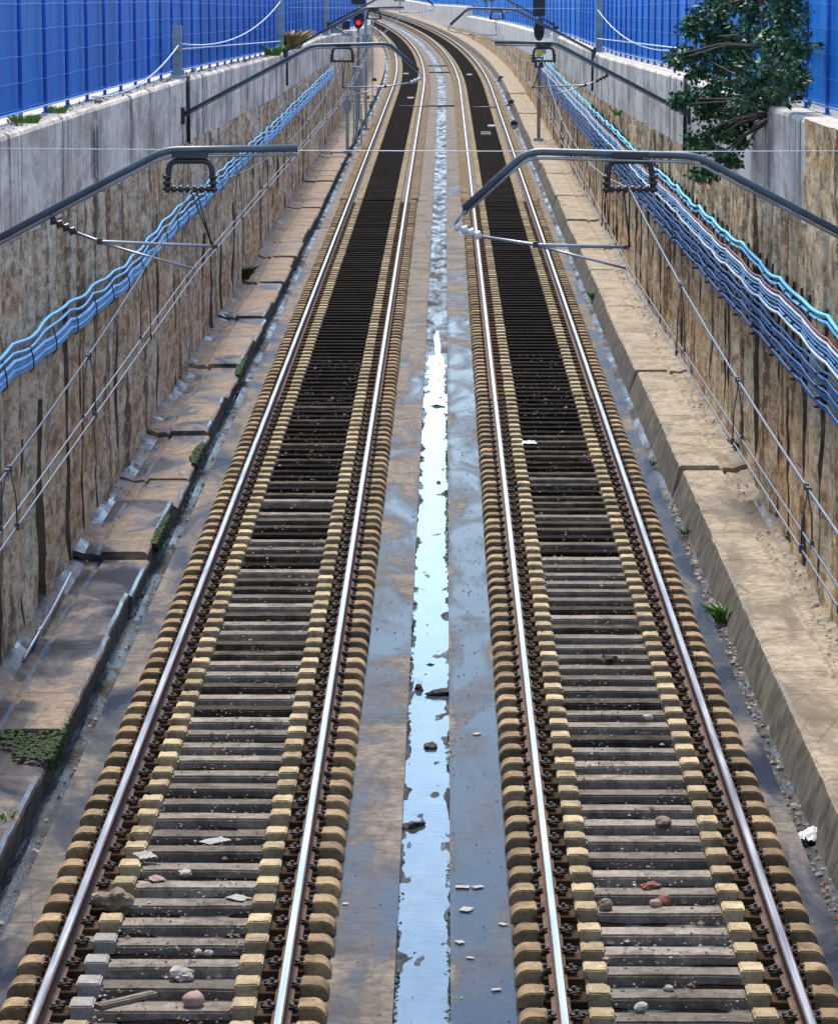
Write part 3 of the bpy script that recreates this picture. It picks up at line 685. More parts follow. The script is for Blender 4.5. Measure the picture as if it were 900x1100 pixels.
def wall_post(x, Y, w, h, lab, pat=True):
    t = thing('wall_post', lab, 'post', (x, Y, ztop(Y)), 'pale posts on the wall tops')
    b = MB(); b.box((0, 0, h / 2), (w, w * .8, h)); b.build('shaft', M['palepost'], t)
    b = MB(); b.box((0, -.02, .03), (w * 1.7, w * 1.5, .06)); b.build('foot', M['galv'], t)
    for k in range(3):
        b = MB(); b.box((0, -w * .42, h * (.3 + .25 * k)), (w * 1.08, .02, .05)); b.build('clamp_band', M['galv'], t)
wall_post(-4.86, 67.5, .17, .95, 'stubby pale grey post on the left wall, nearest of the posts there')
wall_post(-4.86, 110, .17, 1.8, 'pale post on the left wall behind the dry brown weed'); wall_post(-4.86, 152, .2, 1.9, 'pale post on the left wall just left of the red signal')
wall_post(4.55, 110, .2, 2.0, 'tall pale post on the right wall, left of the white loop of cord'); wall_post(4.53, 67.8, .06, 1.1, 'thin pale post on the right wall beside the tree')
def swag(a, c, sag, lab):
    a, c = Vector(a), Vector(c); pts = []
    for k in range(13):
        t = k / 12; p = a.lerp(c, t); p.z -= sag * 4 * t * (1 - t); pts.append(p)
    b = MB(); b.tube(pts, .014, 5); tag(b.build('cord', M['cord']), lab, 'cord', 'white cords between the wall posts')
T = ztop
swag((-4.83, 67.4, T(67) + .6), (-5.0, 52.5, T(52) + .06), .25, 'white cord sloping down from the nearest left post to the fence foot')
swag((-4.83, 67.6, T(67) + .62), (-4.85, 110, T(110) + 1.5), .42, 'white cord rising from the nearest left post to the next')
swag((-4.83, 67.6, T(67) + .52), (-4.86, 112, T(112) + .3), .0, 'straight white cord low against the blue fence, behind the nearest left post')
swag((4.5, 110, T(110) + 1.25), (4.53, 67.8, T(67) + .55), .45, 'white cord looping down across the blue fence left of the tree')
swag((4.5, 110, T(110) + .4), (4.53, 67.8, T(67) + .5), .0, 'straight white cord under the white loop left of the tree')
for s_, x, Y, z1, lb in ((1, 4.36, 110, 1.15, 'dark vertical conduit below the tall pale post on the right wall'), (1, 4.36, 67.4, 1.3, 'dark vertical conduit on the right wall under the tree'), (-1, -4.69, 67.8, 1.2, 'dark vertical conduit below the nearest pale post on the left wall'), (-1, -4.69, 110.4, 1.0, 'dark vertical conduit on the left wall under the second pale post')):
    b = MB(); b.tube([(x, Y, T(Y) + .05), (x, Y, T(Y) - z1)], .035, 6); b.box((x, Y, T(Y) - .3), (.05, .12, .05)); b.box((x, Y, T(Y) - .9), (.05, .12, .05)); tag(b.build('conduit', M['dwire']), lb, 'conduit')

# ------------------------------------------------------------------ tree and weeds
def leaf(b, p, size, rr, m=0):
    d = Vector((rr.gauss(0, 1), rr.gauss(0, 1), rr.gauss(0, .7) - .25)).normalized(); n = d.cross(Vector((rr.gauss(0, 1), rr.gauss(0, 1), rr.gauss(0, 1)))).normalized(); w = size * .3
    b0 = len(b.v); mid = p + d * size * .5 + d.cross(n) * size * .06
    b.v += [tuple(p), tuple(mid + n * w), tuple(p + d * size), tuple(mid - n * w)]; b.face((b0, b0 + 1, b0 + 2, b0 + 3), m)
blobs = [(806, 12, 34, 0), (846, 14, 26, .4), (858, 48, 16, 0), (852, 78, 18, 0), (775, -14, 26, 0), (815, -22, 30, 0), (850, -20, 22, 0), (772, 10, 18, -.2), (792, 48, 30, 0), (838, 58, 30, .5), (752, 24, 13, -.4), (742, 30, 13, -.4), (728, 64, 9, -.4), (748, 76, 10, -.3), (762, 40, 14, -.2), (738, 57, 12, -.5), (722, 60, 8, -.6), (752, 60, 12, -.4),
         (778, 76, 28, -.2), (815, 88, 32, .1), (845, 92, 22, .5), (765, 100, 18, -.4), (738, 106, 13, -.7), (728, 112, 8, -.7), (758, 120, 14, -.5), (795, 115, 26, -.3), (825, 108, 16, 0),
         (770, 140, 15, -.6), (757, 155, 13, -.7), (785, 135, 16, -.5), (778, 168, 12, -.8), (795, 150, 12, -.5), (752, 187, 10, -.9), (764, 184, 8, -.9), (788, 172, 7, -.8), (805, 132, 10, -.3), (742, 148, 7, -.7)]
root = at(838, 116, Y=50.3); root.z = ztop(50.3)
tr = thing('tree', 'dark leafy tree spilling over the right wall in front of the blue fence', 'tree', root)
rr = random.Random(9); bl = MB(); bt_ = MB(); br = MB()
cen = []
for (px, py, r, dy) in blobs:
    Yb = min(53.5 + dy * 1.5, 4.62 * F / max(1, px + r * .8 - VX)); p = at(px, py, Y=Yb) - root; cen.append((p, r * Yb / F))
trunk = [Vector((0, 0, -.1)), Vector((-.05, -.1, .35)), Vector((-.2, -.15, .8)), Vector((-.3, -.1, 1.5)), Vector((-.4, -.1, 2.1))]
bt_.tube(trunk, [.075, .065, .05, .035, .02], 7)
for p, r in cen:
    s0 = min(trunk, key=lambda q: (q - p).length + (.5 if q.z > p.z + .5 else 0)); mid = s0.lerp(p, .5) + Vector((0, 0, .1)); br.tube([s0, mid, p], [.022, .014, .006], 5)
    n = int(36 + 4000 * r * r)
    for k in range(6 if r > .12 else 3):       # twigs inside the clump carry the leaves
        d = Vector((rr.gauss(0, 1), rr.gauss(0, 1), rr.gauss(0, 1))).normalized() * r * rr.uniform(.8, 1.35); br.tube([p, p + d], [.006, .003], 4)
        for q in range(n // 8):
            t = rr.random() ** .6; leaf(bl, p + d * t + Vector((rr.gauss(0, .05), rr.gauss(0, .05), rr.gauss(0, .05))), rr.uniform(.06, .125), rr, 1 if rr.random() < .3 else 0)
    for q in range(n // 2):
        d = Vector((rr.gauss(0, 1), rr.gauss(0, 1.0), rr.gauss(0, 1))).normalized() * r * rr.random() ** .5
        leaf(bl, p + d, rr.uniform(.06, .12), rr, 1 if rr.random() < .3 else 0)
bt_.build('trunk', M['bark'], tr); br.build('branches', M['bark'], tr); bl.build('crown', [M['leaf'], M['leaf2']], tr, recalc=False)

def tuft(p, w, h, n, mat, lab, cat='weed', seed=0, drop=0, lean=(0, 0), grp='weeds in the cracks'):
    rr = random.Random(seed); b = MB()
    for k in range(int(n * 2.2)):
        a = rr.uniform(0, 6.28); r = w * rr.random() ** .6; q = Vector((math.cos(a) * r, math.sin(a) * r * 1.6, -drop * rr.random())); L = h * rr.uniform(.4, 1)
        d = Vector((math.cos(a) * .6 + lean[0], math.sin(a) * .6 + lean[1], 1.0)).normalized(); sd = d.cross(Vector((rr.gauss(0, 1), rr.gauss(0, 1), 0))).normalized() * L * .045
        b0 = len(b.v); m1 = q + d * L * .6; e = q + d * L + Vector((math.cos(a), math.sin(a), -.5)) * L * .25
        b.v += [tuple(q - sd), tuple(q + sd), tuple(m1 + sd * .9), tuple(m1 - sd * .9), tuple(e)]; b.face((b0, b0 + 1, b0 + 2, b0 + 3)); b.face((b0 + 3, b0 + 2, b0 + 4))
    o = b.build('weed', M[mat], loc=p, recalc=False); tag(o, lab, cat, grp); return o
tuft(at(778, 668, Z=-.36), .10, .32, 90, 'weed', 'bright green weed clump in the right gutter, at the foot of the walkway', seed=1)
tuft(at(640, 322, Z=-.3), .09, .28, 60, 'weed', 'small green weed in the right gutter, far up the track', seed=2)
tuft(at(262, 300, Z=.0), .12, .45, 80, 'moss', 'dark green weed at the foot of the left wall, above the walkway', seed=3)
tuft(at(798, 487, Z=.06), .10, .3, 60, 'moss', 'dark green weed at the foot of the right wall, behind the raised slab', seed=4)
tuft(at(8, 884, Z=-.05), .03, .16, 14, 'weed', 'tiny bright green sprout on the left walkway edge at the left border', seed=5)
tuft(at(860, 590, Z=.06), .10, .3, 40, 'moss', 'sparse dark weed where the walkway meets the right wall', seed=6)
tuft((-4.93, 43.5, T(43.5)), .16, .16, 120, 'weed', 'low green grass under the left fence, at the left border', seed=7); tuft((-4.95, 47.2, T(47)), .12, .15, 80, 'weed', 'low green grass under the left fence, second clump from the left border', seed=8)
tuft((-4.8, 104, T(104)), .18, .45, 60, 'weed', 'green weed at the foot of the left fence, beside the dry weed', seed=9)
tuft((-4.80, 116, T(116)), .28, .85, 160, 'dryweed', 'tall dry brown weed on top of the left wall', seed=10); tuft((4.27, 92, HC - 4.0), .08, .3, 22, 'weed', 'green plant growing out of the right wall beside the far cables', seed=12)

for i, (px, py, lb) in enumerate(((700, 500, 'low weed in the right gutter left of the raised slab'), (822, 742, 'small weed in the right gutter below the bright green clump'), (735, 574, 'low weed in the right gutter above the bright green clump'))):
    tuft(at(px, py, Z=-.36), .05, .14, 26, 'weed', lb, seed=40 + i)
# moss on the left walkway edge
def moss(px0, py0, L, drop, lab, seed, reach=.3):
    p = at(px0, py0, Z=-.03); b = MB(); rr = random.Random(seed)
    for k in range(int(L * 230 * (1 + reach))):
        v = rr.uniform(-1, 1); w_ = (1 - v * v) ** .5 * (.65 + .5 * N(v * 3, seed)); q = rr.random()
        if q < .55 * reach / (reach + .2) + .12: u = -reach * w_ * rr.random(); z = -.005
        else: z = -drop * w_ * rr.random() ** 1.3; u = .015 - .05 * z / max(.1, -drop) * 0 + .05 * z
        r = rr.uniform(.010, .034); b.lump((u, v * L / 2, z), (r, r * 1.5, r * rr.uniform(.4, .8)), rr.random() * 50, .5, 1)
    n0 = list(b.v)
    for k in range(int(300 * L)):
        leaf(b, Vector(rr.choice(n0)), rr.uniform(.015, .04), rr)
    tag(b.build('moss_patch', M['moss'], loc=(-3.73, p.y, -.03), recalc=False), lab, 'moss', 'moss patches on the left walkway')
moss(48, 792, 1.9, .32, 'large dark moss patch hanging over the left walkway edge', 1, .8); moss(170, 568, 2.4, .3, 'green moss cushion on the left walkway edge beside a puddled slab', 2, .15)
moss(213, 486, 2.2, .25, 'small moss patch on the left walkway edge, above the moss cushion', 3, .12); moss(262, 392, 3, .25, 'thin dark moss strip on the left walkway edge, highest up the track', 4, .1)
# moss fringe along the channel
rr = random.Random(17)
for x, z, ranges, lab in ((.045, -.222, ((24, 31), (33, 36), (46, 62)), 'thin green moss fringe along the right edge of the water channel'), (-.37, -.225, ((24, 30), (36, 44)), 'dark green moss fringe along the left edge of the water channel')):
    b = MB()
    for (a, e) in ranges:
        for k in range(int((e - a) * 45)):
            Y = rr.uniform(a, e)
            if N(Y * 1.5, x * 9) < -.1: continue
            q = Vector((x + rr.uniform(-.012, .012), Y, z - rr.random() * .04)); leaf(b, q, rr.uniform(.015, .045), rr)
    tag(b.build('moss_fringe', M['weed'] if x > 0 else M['moss'], recalc=False), lab, 'moss', kind='stuff')

# ------------------------------------------------------------------ signals, sign and trackside equipment
def ring(b, c, rx, rz, y0, y1, n=20, m=0):
    b0 = len(b.v)
    for y in (y0, y1):
        for k in range(n): a = 2 * math.pi * k / n; b.v.append((c[0] + rx * math.cos(a), c[1] + y, c[2] + rz * math.sin(a)))
    for k in range(n): b.face((b0 + k, b0 + (k + 1) % n, b0 + n + (k + 1) % n, b0 + n + k), m)
    b.face(tuple(b0 + k for k in range(n)), m); b.face(tuple(b0 + n + k for k in reversed(range(n))), m)
def hood(b, c, r, L, m=0):
    b0 = len(b.v); n = 12
    for y in (0, -L):
        for rad in (r, r * .88):
            for k in range(n + 1): a = math.pi * (-.15 + 1.3 * k / n); b.v.append((c[0] + rad * math.cos(a), c[1] + y, c[2] + rad * math.sin(a)))
    for k in range(n):
        for o1, o2 in ((0, 2), (1, 3)): b.face((b0 + o1 * (n+1) + k, b0 + o1 * (n+1) + k + 1, b0 + o2 * (n+1) + k + 1, b0 + o2 * (n+1) + k), m)
        b.face((b0 + 2 * (n+1) + k, b0 + 2 * (n+1) + k + 1, b0 + 3 * (n+1) + k + 1, b0 + 3 * (n+1) + k), m)
p = at(385, 20, Y=166); base = Vector((p.x, 166, 0.0))
t = thing('railway_signal', 'railway signal showing a red light on the left walkway', 'signal', base); z = p.z
b = MB(); b.tube([(0, .12, 0), (0, .12, z + 2.2)], .07, 8); b.box((0, .12, .05), (.4, .4, .12)); b.build('mast', M['galv'], t)
b = MB(); ring(b, (0, 0, z), .23, .47, 0, .05); b.box((0, .02, z + 1.0), (.62, .06, .75)); b.build('backboard', M['darkbox'], t)
for dz, m in ((.22, 'darkbox'), (-.17, 'lamp')):
    b = MB(); ring(b, (0, 0, z + dz), .11, .11, -.04, 0); lo = b.build('lens', M[m], t)
    b = MB(); hood(b, (0, -.02, z + dz), .16, .25); b.build('hood', M['darkbox'], lo)
b = MB()
for sx in (-.17, .17): b.tube([(sx + .45, .25, 0), (sx + .45, .25, z + .8)], .02, 5)
for k in range(16): b.tube([(.28, .25, .3 * k + .2), (.62, .25, .3 * k + .2)], .012, 4)
b.tube([(.45, .25, z - .3), (0, .12, z - .3)], .02, 5); b.build('ladder', M['palepost'], t)
b = MB(); b.box((-.15, .0, z - .75), (1.0, .4, .05)); b.box((-.85, 0, z - .35), (.5, .4, .3)); b.box((-.5, 0, z - .65), (.5, .05, .2)); b.build('platform', M['galv'], t)
for i, (px, py, w, h, m, lb) in enumerate(((362, 30, .5, .45, 'greybox', 'pale equipment box left of the red signal'), (352, 32, .4, .35, 'whitebox', 'whitish equipment box, leftmost beside the red signal'), (372, 27, .32, .35, 'darkbox', 'dark equipment box against the red signal'))):
    q = at(px, py, Y=160); t = thing('equipment_box', lb, 'equipment box', (q.x, 160, ztop(160) if q.x < -4.7 else q.z - h / 2), 'equipment boxes by the signals')
    zb = q.z - t.location.z - h / 2
    b = MB(); b.box((0, 0, zb + h / 2), (w, .3, h)); b.build('casing', M[m], t); b = MB(); b.box((0, 0, zb + h + .015), (w * 1.1, .36, .03)); b.build('lid', M['galv'], t)
    b = MB(); b.tube([(0, 0, -.02), (0, 0, zb + .02)], .03, 6); b.build('stand', M['galv'], t)
p = at(579, 32, Y=148); t = thing('railway_signal', 'dark unlit signal on the right walkway, above a P sign', 'signal', (p.x, 148, 0)); z = p.z
b = MB(); b.tube([(0, .14, 0), (0, .14, z + 1.6)], .075, 8); b.box((0, .14, .07), (.4, .4, .14)); b.build('mast', M['galv'], t)
b = MB(); ring(b, (0, 0, z), .22, .45, 0, .06); b.box((0, .03, z + 1.0), (.48, .08, .95)); b.build('backboard', M['darkbox'], t)
for dz in (.2, -.16):
    b = MB(); ring(b, (0, 0, z + dz), .12, .12, -.04, 0); lo = b.build('lens', M['darkbox'], t); b = MB(); hood(b, (0, -.02, z + dz), .15, .25); b.build('hood', M['darkbox'], lo)
b = MB(); b.box((0, .02, z - .62), (.5, .06, .04)); b.box((.15, .05, z - .85), (.26, .05, .22)); b.build('bracket', M['galv'], t)
pz = at(578, 67, Y=147.9).z
sg = thing('letter_sign', 'small dark square sign with a white letter P below a yellow plate', 'sign', (p.x, 147.9, pz))
b = MB(); b.box((0, 0, 0), (.36, .03, .42)); b.build('plate', M['darkbox'], sg)
cu = bpy.data.curves.new('letter', 'FONT'); cu.body = 'P'; cu.size = .40; cu.extrude = .004; cu.align_x = 'CENTER'; cu.align_y = 'CENTER'; cu.offset = .012
tmp = bpy.data.objects.new('letter_outline', cu); me = bpy.data.meshes.new_from_object(tmp); bpy.data.objects.remove(tmp); me.materials.clear(); me.materials.append(M['signw'])
fo = bpy.data.objects.new('letter', me); COL.objects.link(fo); fo.parent = sg; fo.location = (0, -.021, 0); fo.rotation_euler = (R(90), 0, 0)
b = MB(); b.box((0, 0, .36), (.26, .03, .24)); b.build('yellow_plate', M['yellow'], sg)
for i, (px, py, w, h, m, lb) in enumerate(((588, 36, .24, .35, 'whitebox', 'white cylinder-like box right of the dark signal'), (597, 37, .26, .38, 'whitebox', 'white box with dark top, second right of the dark signal'))):
    q = at(px, py, Y=146); t = thing('equipment_box', lb, 'equipment box', (4.36, 146, q.z - h / 2), 'equipment boxes by the signals'); t.location.x = q.x
    b = MB(); b.box((0, 0, h / 2), (w, .25, h)); b.build('casing', M[m], t); b = MB(); b.box((0, 0, h + .07), (w * .8, .2, .14)); b.build('lid', M['darkbox'], t); b = MB(); b.box(((4.36 - q.x) / 2 + .02, .05, .1), (abs(4.36 - q.x) + .1, .05, .05)); b.build('stand', M['galv'], t)
for i, (px, py, lb, tr_) in enumerate(((406, 79, 'left', 0), (436, 79, 'pale plate between the rails of the left track, farther one', 0), (441, 105, 'pale plate between the rails of the left track, nearer one', 0), (504, 80, 'pale plate between the rails of the right track, farthest one', 0), (528, 135, 'pale block beside the right rail of the right track, nearest one', 0))):
    if i == 0: continue
    q = at(px, py, Z=-.08); t = thing('track_beacon', lb, 'track beacon', (q.x, q.y, -.137), 'track beacons between the rails')
    b = MB(); b.box((0, 0, .05), (.34, .5, .06)); b.build('casing', M['whitebox'], t); b = MB(); b.box((0, 0, .01), (.2, .6, .03)); b.build('mount', M['greybox'], t)
b = MB(); q = at(522, 144, Z=-.1)
for k in (0, 1.6): b.box((q.x, q.y + k, -.11), (.42, .35, .05))
tag(b.build('track_plate', M['paper']), 'two small pale plates lying in the right track under the nearest arm', 'plate')
for (y_, x0, x1, lb) in ((114, 428, 470, 'thin pale cable crossing the left track'), (115, 508, 535, 'thin pale cable crossing the right track')):
    a = at(x0, y_, Z=-.06); c = at(x1, y_, Z=-.06); b = MB(); b.tube([a, c], .03, 5); tag(b.build('cross_cable', M['wire']), lb, 'cable')
for (y_, lb) in ((114, 'nearest dark pipe crossing the slab and channel between the tracks'), (71, 'far dark pipe crossing the slab and channel between the tracks'), (78, 'middle dark pipe crossing the slab and channel between the tracks')):
    a = at(461, y_, Z=-.2); b = MB(); b.tube([(-.86 - bend(a.y), a.y, -.19), (.5 - bend(a.y), a.y, -.19)], .05, 6); tag(b.build('crossing_pipe', M['darkbox']), lb, 'pipe', 'pipes crossing between the tracks')
for i, (px, py, s_, lb) in enumerate(((552, 135, 1, 'dark trackside box in the right gutter, nearest of the right ones'), (549, 112, 1, 'dark trackside box in the right gutter, second nearest'), (538, 86, 1, 'dark trackside box in the right gutter, farthest'), (394, 108, -1, 'dark trackside box beside the left walkway, nearest of the left ones'), (402, 88, -1, 'dark trackside box beside the left walkway, farthest'))):
    q = at(px, py, Z=-.1); t = thing('trackside_box', lb, 'trackside box', (q.x, q.y, -.22), 'trackside boxes in the gutters')
    b = MB(); b.box((0, 0, .18), (.3, .5, .26)); b.box((0, 0, .33), (.2, .3, .06)); b.build('casing', M['darkbox'], t); b = MB(); b.box((-.18 * s_, 0, .1), (.08, .3, .1)); b.box((0, -.35, .08), (.2, .15, .14)); b.build('motor', M['greybox'], t)
    b = MB(); b.tube([(-.1 * s_, -.2, .1), (-.35 * s_, -.3, .05), (-.55 * s_, -.25, .06)], .03, 5); b.build('hose', M['wire'], t)
# posts and clutter below the signal on the left walkway
for i, (px, Y, h, lb) in enumerate(((383, 150, 2.9, 'pale thin upright stand below the red signal'), (393, 158, 5.2, 'pale tall upright just right of the red signal'), (373, 140, 2.4, 'grey short stand against the left wall below the signal'))):
    q = at(px, 60, Y=Y); t = thing('cable_stand', lb, 'stand', (q.x, Y, -.03), 'stands below the red signal'); b = MB(); b.box((0, 0, h / 2), (.12, .12, h)); b.build('upright', M['palepost'], t); b = MB(); b.box((0, -.08, h * .75), (.3, .12, .4)); b.build('junction_box', M['greybox'], t); b = MB(); b.box((0, 0, .05), (.3, .3, .1)); b.build('foot', M['greybox'], t)
t = thing('equipment_cabinet', 'grey cabinet on the left walkway below the red signal', 'cabinet', (at(384, 62, Y=146).x, 146, -.03)); zc = at(384, 52, Y=146).z
b = MB(); b.box((0, 0, zc / 2 + .8), (.38, .4, .8)); b.build('casing', M['greybox'], t); b = MB(); b.box((-.15, 0, .8), (.06, .06, 1.6)); b.box((.15, 0, .8), (.06, .06, 1.6)); b.build('stand', M['galv'], t)

# ------------------------------------------------------------------ debris
def stone(px, py, d, mat, lab, cat='stone', seed=0, name='stone', z=-.137, rough=.35, sub=2, group=None, smooth=False):
    d = tuple(x * .85 for x in d); q = at(px, py, Z=z + d[2] * .6); b = MB(); b.lump((0, 0, 0), d, seed, rough, sub, smooth=smooth); o = b.build(name, M[mat], loc=(q.x, q.y, z + d[2] * .72)); o.rotation_euler = (0, 0, seed * .9); return tag(o, lab, cat, group)
stone(208, 1075, (.095, .09, .075), 'pink', 'smooth pinkish rounded stone, lowest on the left track', seed=1, rough=.15, sub=3, smooth=True)
stone(196, 1048, (.11, .10, .06), 'stone', 'crumpled pale lump above the pinkish stone on the left track', 'lump', 2, 'crumpled_lump', rough=.6, sub=3)
stone(199, 938, (.07, .07, .035), 'stone', 'flat pale stone near the middle of the left track', seed=3)
stone(224, 1024, (.05, .05, .03), 'stone', 'pale stone on the left track, right half of a close pair', seed=4); stone(213, 1023, (.045, .04, .03), 'stone', 'pale stone on the left track, left half of a close pair', seed=5)
stone(714, 968, (.085, .07, .055), 'brick', 'larger reddish stone in the near right track', seed=6); stone(704, 971, (.06, .05, .045), 'pink', 'small pinkish stone touching the reddish one in the right track', seed=7)
stone(650, 973, (.075, .07, .065), 'rubble', 'round grey brown stone beside the left shoulder blocks of the right track', seed=8, rough=.2, sub=3)
stone(687, 1083, (.06, .06, .045), 'stone', 'grey stone lowest in the right track', seed=9); stone(718, 1062, (.045, .04, .03), 'stone', 'pale pebble near the bottom of the right track', seed=10)
stone(697, 952, (.09, .07, .035), 'brick', 'scatter of red brick crumbs above the reddish stone', seed=11, rough=.7, sub=3, name='brick_rubble', cat='rubble')
stone(654, 709, (.14, .1, .06), 'mud', 'dark clod lying in the middle of the right track', 'clod', 12, 'mud_clod', rough=.5); stone(712, 884, (.08, .1, .06), 'rubble', 'dark brown stone on the right track above the red crumbs', seed=13)
stone(696, 771, (.05, .06, .04), 'stone', 'small grey pebble by the right rail blocks of the right track', seed=19)
stone(123, 967, (.16, .14, .10), 'rubble', 'heap of brown rubble over the left shoulder blocks', 'rubble heap', 14, 'rubble_heap', z=-.13, rough=.55, sub=3)
for i, (px, py, d, lb) in enumerate(((472, 746, (.075, .16, .06), 'large dark clod against the right edge of the water channel'), (463, 803, (.07, .11, .05), 'dark clod in the middle of the channel, below the large one'), (450, 741, (.045, .09, .05), 'dark clod against the left edge of the channel'), (462, 715, (.03, .05, .03), 'small dark clod in the channel, above the large one'), (444, 888, (.06, .14, .05), 'dark clump at the left channel edge, nearest to the bottom'), (471, 519, (.04, .1, .04), 'dark clod in the far bright stretch of the channel'), (470, 437, (.05, .15, .04), 'dark clod farthest up the channel'))):
    stone(px, py, d, 'mud', lb, 'clod', 30 + i, 'mud_clod', z=-.30, rough=.55, sub=3, group='mud clods in the water channel')
def crumple(px, py, w, h, mat, lab, name, cat, seed, z=-.137, flat=.3):
    q = at(px, py, Z=z + .03); b = MB(); n = 12
    for i in range(n + 1):
        for j in range(n + 1):
            x = (i / n - .5) * w; y = (j / n - .5) * h; k = 1 + .25 * N(i * .3, j * .3, seed)
            b.v.append((x * k, y * k, .012 + flat * w * max(0, (.5 - math.hypot(i / n - .5, j / n - .5)) * 1.3) + flat * w * .5 * abs(N(i * .45, j * .45, seed + 5))))
    for i in range(n):
        for j in range(n): a = i * (n + 1) + j; b.face((a, a + 1, a + n + 2, a + n + 1), 0, flat > .2)
    m = len(b.v); top = list(b.v)
    for v in top: b.v.append((v[0], v[1], v[2] - .006))
    for i in range(n):
        for j in range(n): a = m + i * (n + 1) + j; b.face((a + n + 1, a + n + 2, a + 1, a), 0)
    o = b.build(name, M[mat], loc=(q.x, q.y, z), recalc=False); o.rotation_euler = (0, 0, seed * .7); return tag(o, lab, cat)
crumple(873, 897, .26, .36, 'plastic', 'crumpled white plastic bag in the right gutter', 'plastic_bag', 'bag', 3, z=-.38, flat=.5)
crumple(156, 917, .16, .22, 'paper', 'whitish plastic scrap beside the left shoulder blocks of the left track', 'plastic_scrap', 'scrap', 5, z=-.10, flat=.35)
crumple(231, 901, .24, .16, 'paper', 'flat white sheet of paper on the left track', 'paper_sheet', 'paper', 1, flat=.1); crumple(256, 962, .18, .13, 'paper', 'pale flat scrap next to the right shoulder blocks of the left track', 'paper_scrap', 'scrap', 8, flat=.1)
crumple(568, 474, .22, .3, 'plastic', 'white scrap far up the right track', 'plastic_scrap', 'scrap', 9, flat=.2); crumple(168, 942, .13, .12, 'pink', 'pinkish crumpled scrap above the rubble heap', 'crumpled_scrap', 'scrap', 12, flat=.35)
for i, (px, py, w, lb) in enumerate(((497, 950, .16, 'whitish flake on the wet slab, highest of the near ones'), (513, 950, .14, 'whitish flake on the wet slab, right of the highest one'), (501, 974, .18, 'long pale flake on the wet slab'), (494, 1009, .12, 'pale flake on the wet slab beside the channel'), (505, 1026, .09, 'small white flake on the wet slab'), (533, 1060, .10, 'lowest white flake on the wet slab'), (512, 786, .13, 'pale flake alone on the upper wet slab'), (371, 968, .09, 'white crumb on the slab left of the channel'), (540, 990, .10, 'pale flake on the wet slab beside the sleeper ends'))):
    crumple(px, py, w * .5, w * .7, 'paper', lb, 'pale_flake', 'flake', 20 + i, z=-.22, flat=.06)
a = at(105, 1080, Z=-.11); c = at(166, 1066, Z=-.11); d_ = c - a
b = MB(); b.box((0, 0, .0), (d_.length, .09, .03), rz=math.atan2(d_.y, d_.x)); b.box((0, 0.0, .018), (d_.length * .9, .05, .008), rz=math.atan2(d_.y, d_.x)); tag(b.build('loose_plank', M['wood'], loc=((a.x + c.x) / 2, (a.y + c.y) / 2, -.118)), 'short grey plank lying across the sleepers at the bottom left', 'plank')
a = at(76, 616, Z=.0); c = at(26, 708, Z=.0); b = MB(); b.tube([a, a.lerp(c, .5) + Vector((.02, 0, .01)), c], .022, 6); b.tube([a.lerp(c, .68), a.lerp(c, .72)], .035, 6); tag(b.build('pipe', M['galv']), 'thin grey pipe lying on the left walkway near the left border', 'pipe')
# small rubble scattered on the tracks and in the gutters
rr = random.Random(77); b = MB()
def pebble(x, y, z, s, m):
    n0 = len(b.v); k = [rr.uniform(.6, 1.2) for _ in range(6)]
    b.v += [(x + s * k[0], y, z), (x - s * k[1], y, z), (x, y + s * k[2], z), (x, y - s * k[3], z), (x, y, z + s * k[4] * .8), (x, y, z - s * .4)]
    for f in ((0, 2, 4), (2, 1, 4), (1, 3, 4), (3, 0, 4), (2, 0, 5), (1, 2, 5), (3, 1, 5), (0, 3, 5)): b.face(tuple(n0 + i for i in f), m)
for c in (CL, CR):
    for k in range(5200):
        y = 24 + 46 * rr.random() ** 1.6; x = c + rr.uniform(-.52, .52)
        if N(x * 2.2, y * 1.1, 8) + rr.uniform(-.35, .35) < 0: continue
        pebble(x, y, -.132 if rr.random() < .5 else -.185, rr.uniform(.005, .016) * (rr.uniform(1.5, 2.4) if rr.random() < .08 else 1), (2 if rr.random() < .04 else rr.choice((0, 1, 1, 1))))
for k in range(700):
    y = 24 + 30 * rr.random(); pebble(rr.uniform(3.15, 3.33), y, -.39, rr.uniform(.012, .045), rr.choice((0, 1, 1)))
for k in range(220):
    y = 24 + 40 * rr.random(); pebble(rr.uniform(-3.68, -3.52), y, -.41, rr.uniform(.012, .035), rr.choice((0, 1, 1)))
for k in range(500):
    y = 30 + 60 * rr.random(); pebble(-4.38 - .33 * rr.random(), y, -.04, rr.uniform(.01, .03), rr.choice((0, 1)))
for k in range(400):
    y = 30 + 60 * rr.random(); pebble(4.1 + .28 * rr.random(), y, .03, rr.uniform(.01, .035), rr.choice((0, 1)))
for k in range(350):
    y = 24 + 40 * rr.random(); pebble(rr.choice((rr.uniform(-.8, -.4), rr.uniform(.08, .5))), y, -.218, rr.uniform(.006, .016), rr.choice((0, 1, 1)))
tag(b.build('gravel', [M['stone'], M['rubble'], M['brick']]), kind='stuff')
b = MB()
for k in range(420):
    y = 36 + 80 * rr.random() ** 1.3; x = -4.8 - .22 * rr.random(); leaf(b, Vector((x, y, ztop(y) + .02)), rr.uniform(.04, .10), rr)
tag(b.build('fallen_leaves', M['rubble'], recalc=False), kind='stuff')

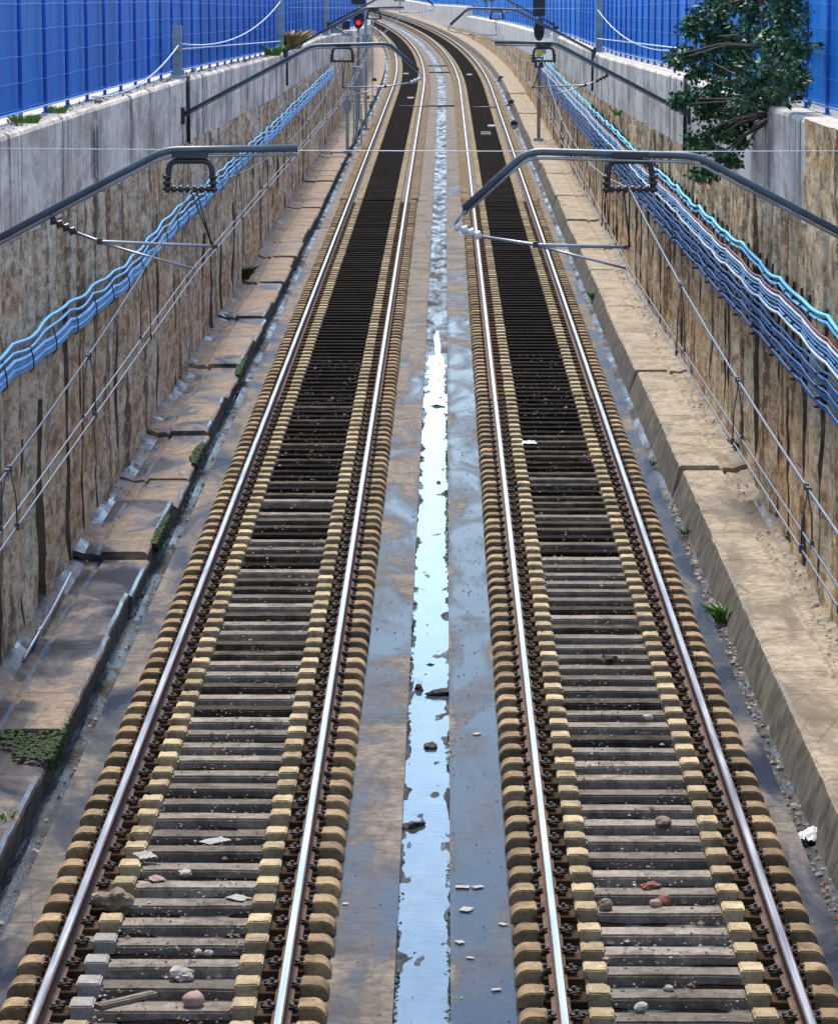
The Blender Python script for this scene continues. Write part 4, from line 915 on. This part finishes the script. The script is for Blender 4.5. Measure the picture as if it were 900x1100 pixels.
# ------------------------------------------------------------------ light
SUN_EL, SUN_AZ = 62.0, -9.0     # azimuth from +Y, negative to the left
w = bpy.data.worlds.new('World'); S.world = w; w.use_nodes = True; nt = w.node_tree
sky = nt.nodes.new('ShaderNodeTexSky'); sky.sky_type = 'NISHITA'; sky.sun_disc = False; sky.sun_elevation = R(SUN_EL); sky.sun_rotation = R(SUN_AZ); sky.air_density = 1.0; sky.dust_density = .3; sky.ozone_density = 1.7
bg = nt.nodes['Background']; tc = nt.nodes.new('ShaderNodeTexCoord'); sx = nt.nodes.new('ShaderNodeSeparateXYZ'); nt.links.new(tc.outputs['Generated'], sx.inputs[0])
def wm(op, a, b=0.0, c=0.0, clamp=False):
    x = nt.nodes.new('ShaderNodeMath'); x.operation = op; x.use_clamp = clamp
    for i_, v_ in enumerate((a, b, c)):
        if isinstance(v_, (int, float)): x.inputs[i_].default_value = v_
        else: nt.links.new(v_, x.inputs[i_])
    return x.outputs[0]
zz = wm('ADD', wm('MAXIMUM', sx.outputs[2], 0.0), .12); cv = nt.nodes.new('ShaderNodeCombineXYZ')
nt.links.new(wm('DIVIDE', sx.outputs[0], zz), cv.inputs[0]); nt.links.new(wm('DIVIDE', sx.outputs[1], zz), cv.inputs[1])
cn = nt.nodes.new('ShaderNodeTexNoise'); nt.links.new(cv.outputs[0], cn.inputs['Vector']); cn.inputs['Scale'].default_value = .9; cn.inputs['Detail'].default_value = 6; cn.inputs['Roughness'].default_value = .6
cf = wm('MULTIPLY_ADD', cn.outputs[0], 4.5, -2.15, clamp=True); cf = wm('MULTIPLY', cf, .5)
cm = nt.nodes.new('ShaderNodeMix'); cm.data_type = 'RGBA'; nt.links.new(cf, cm.inputs[0]); nt.links.new(sky.outputs[0], cm.inputs[6]); cm.inputs[7].default_value = (5.6, 5.3, 4.9, 1)
nt.links.new(cm.outputs[2], bg.inputs[0]); bg.inputs[1].default_value = .15
sd = bpy.data.lights.new('sun', 'SUN'); sd.energy = 2.3; sd.angle = R(14); sd.color = (1, .94, .84); so = bpy.data.objects.new('sun', sd); COL.objects.link(so)
dirv = Vector((math.sin(R(SUN_AZ)) * math.cos(R(SUN_EL)), math.cos(R(SUN_AZ)) * math.cos(R(SUN_EL)), math.sin(R(SUN_EL))))
so.rotation_euler = dirv.to_track_quat('Z', 'Y').to_euler(); so.location = (0, 40, 30)
S.view_settings.view_transform = 'Standard'; S.view_settings.look = 'None'; S.view_settings.gamma = 1; S.view_settings.exposure = 1.25
S.render.engine = 'CYCLES'; S.cycles.max_bounces = 6; S.cycles.use_denoising = True
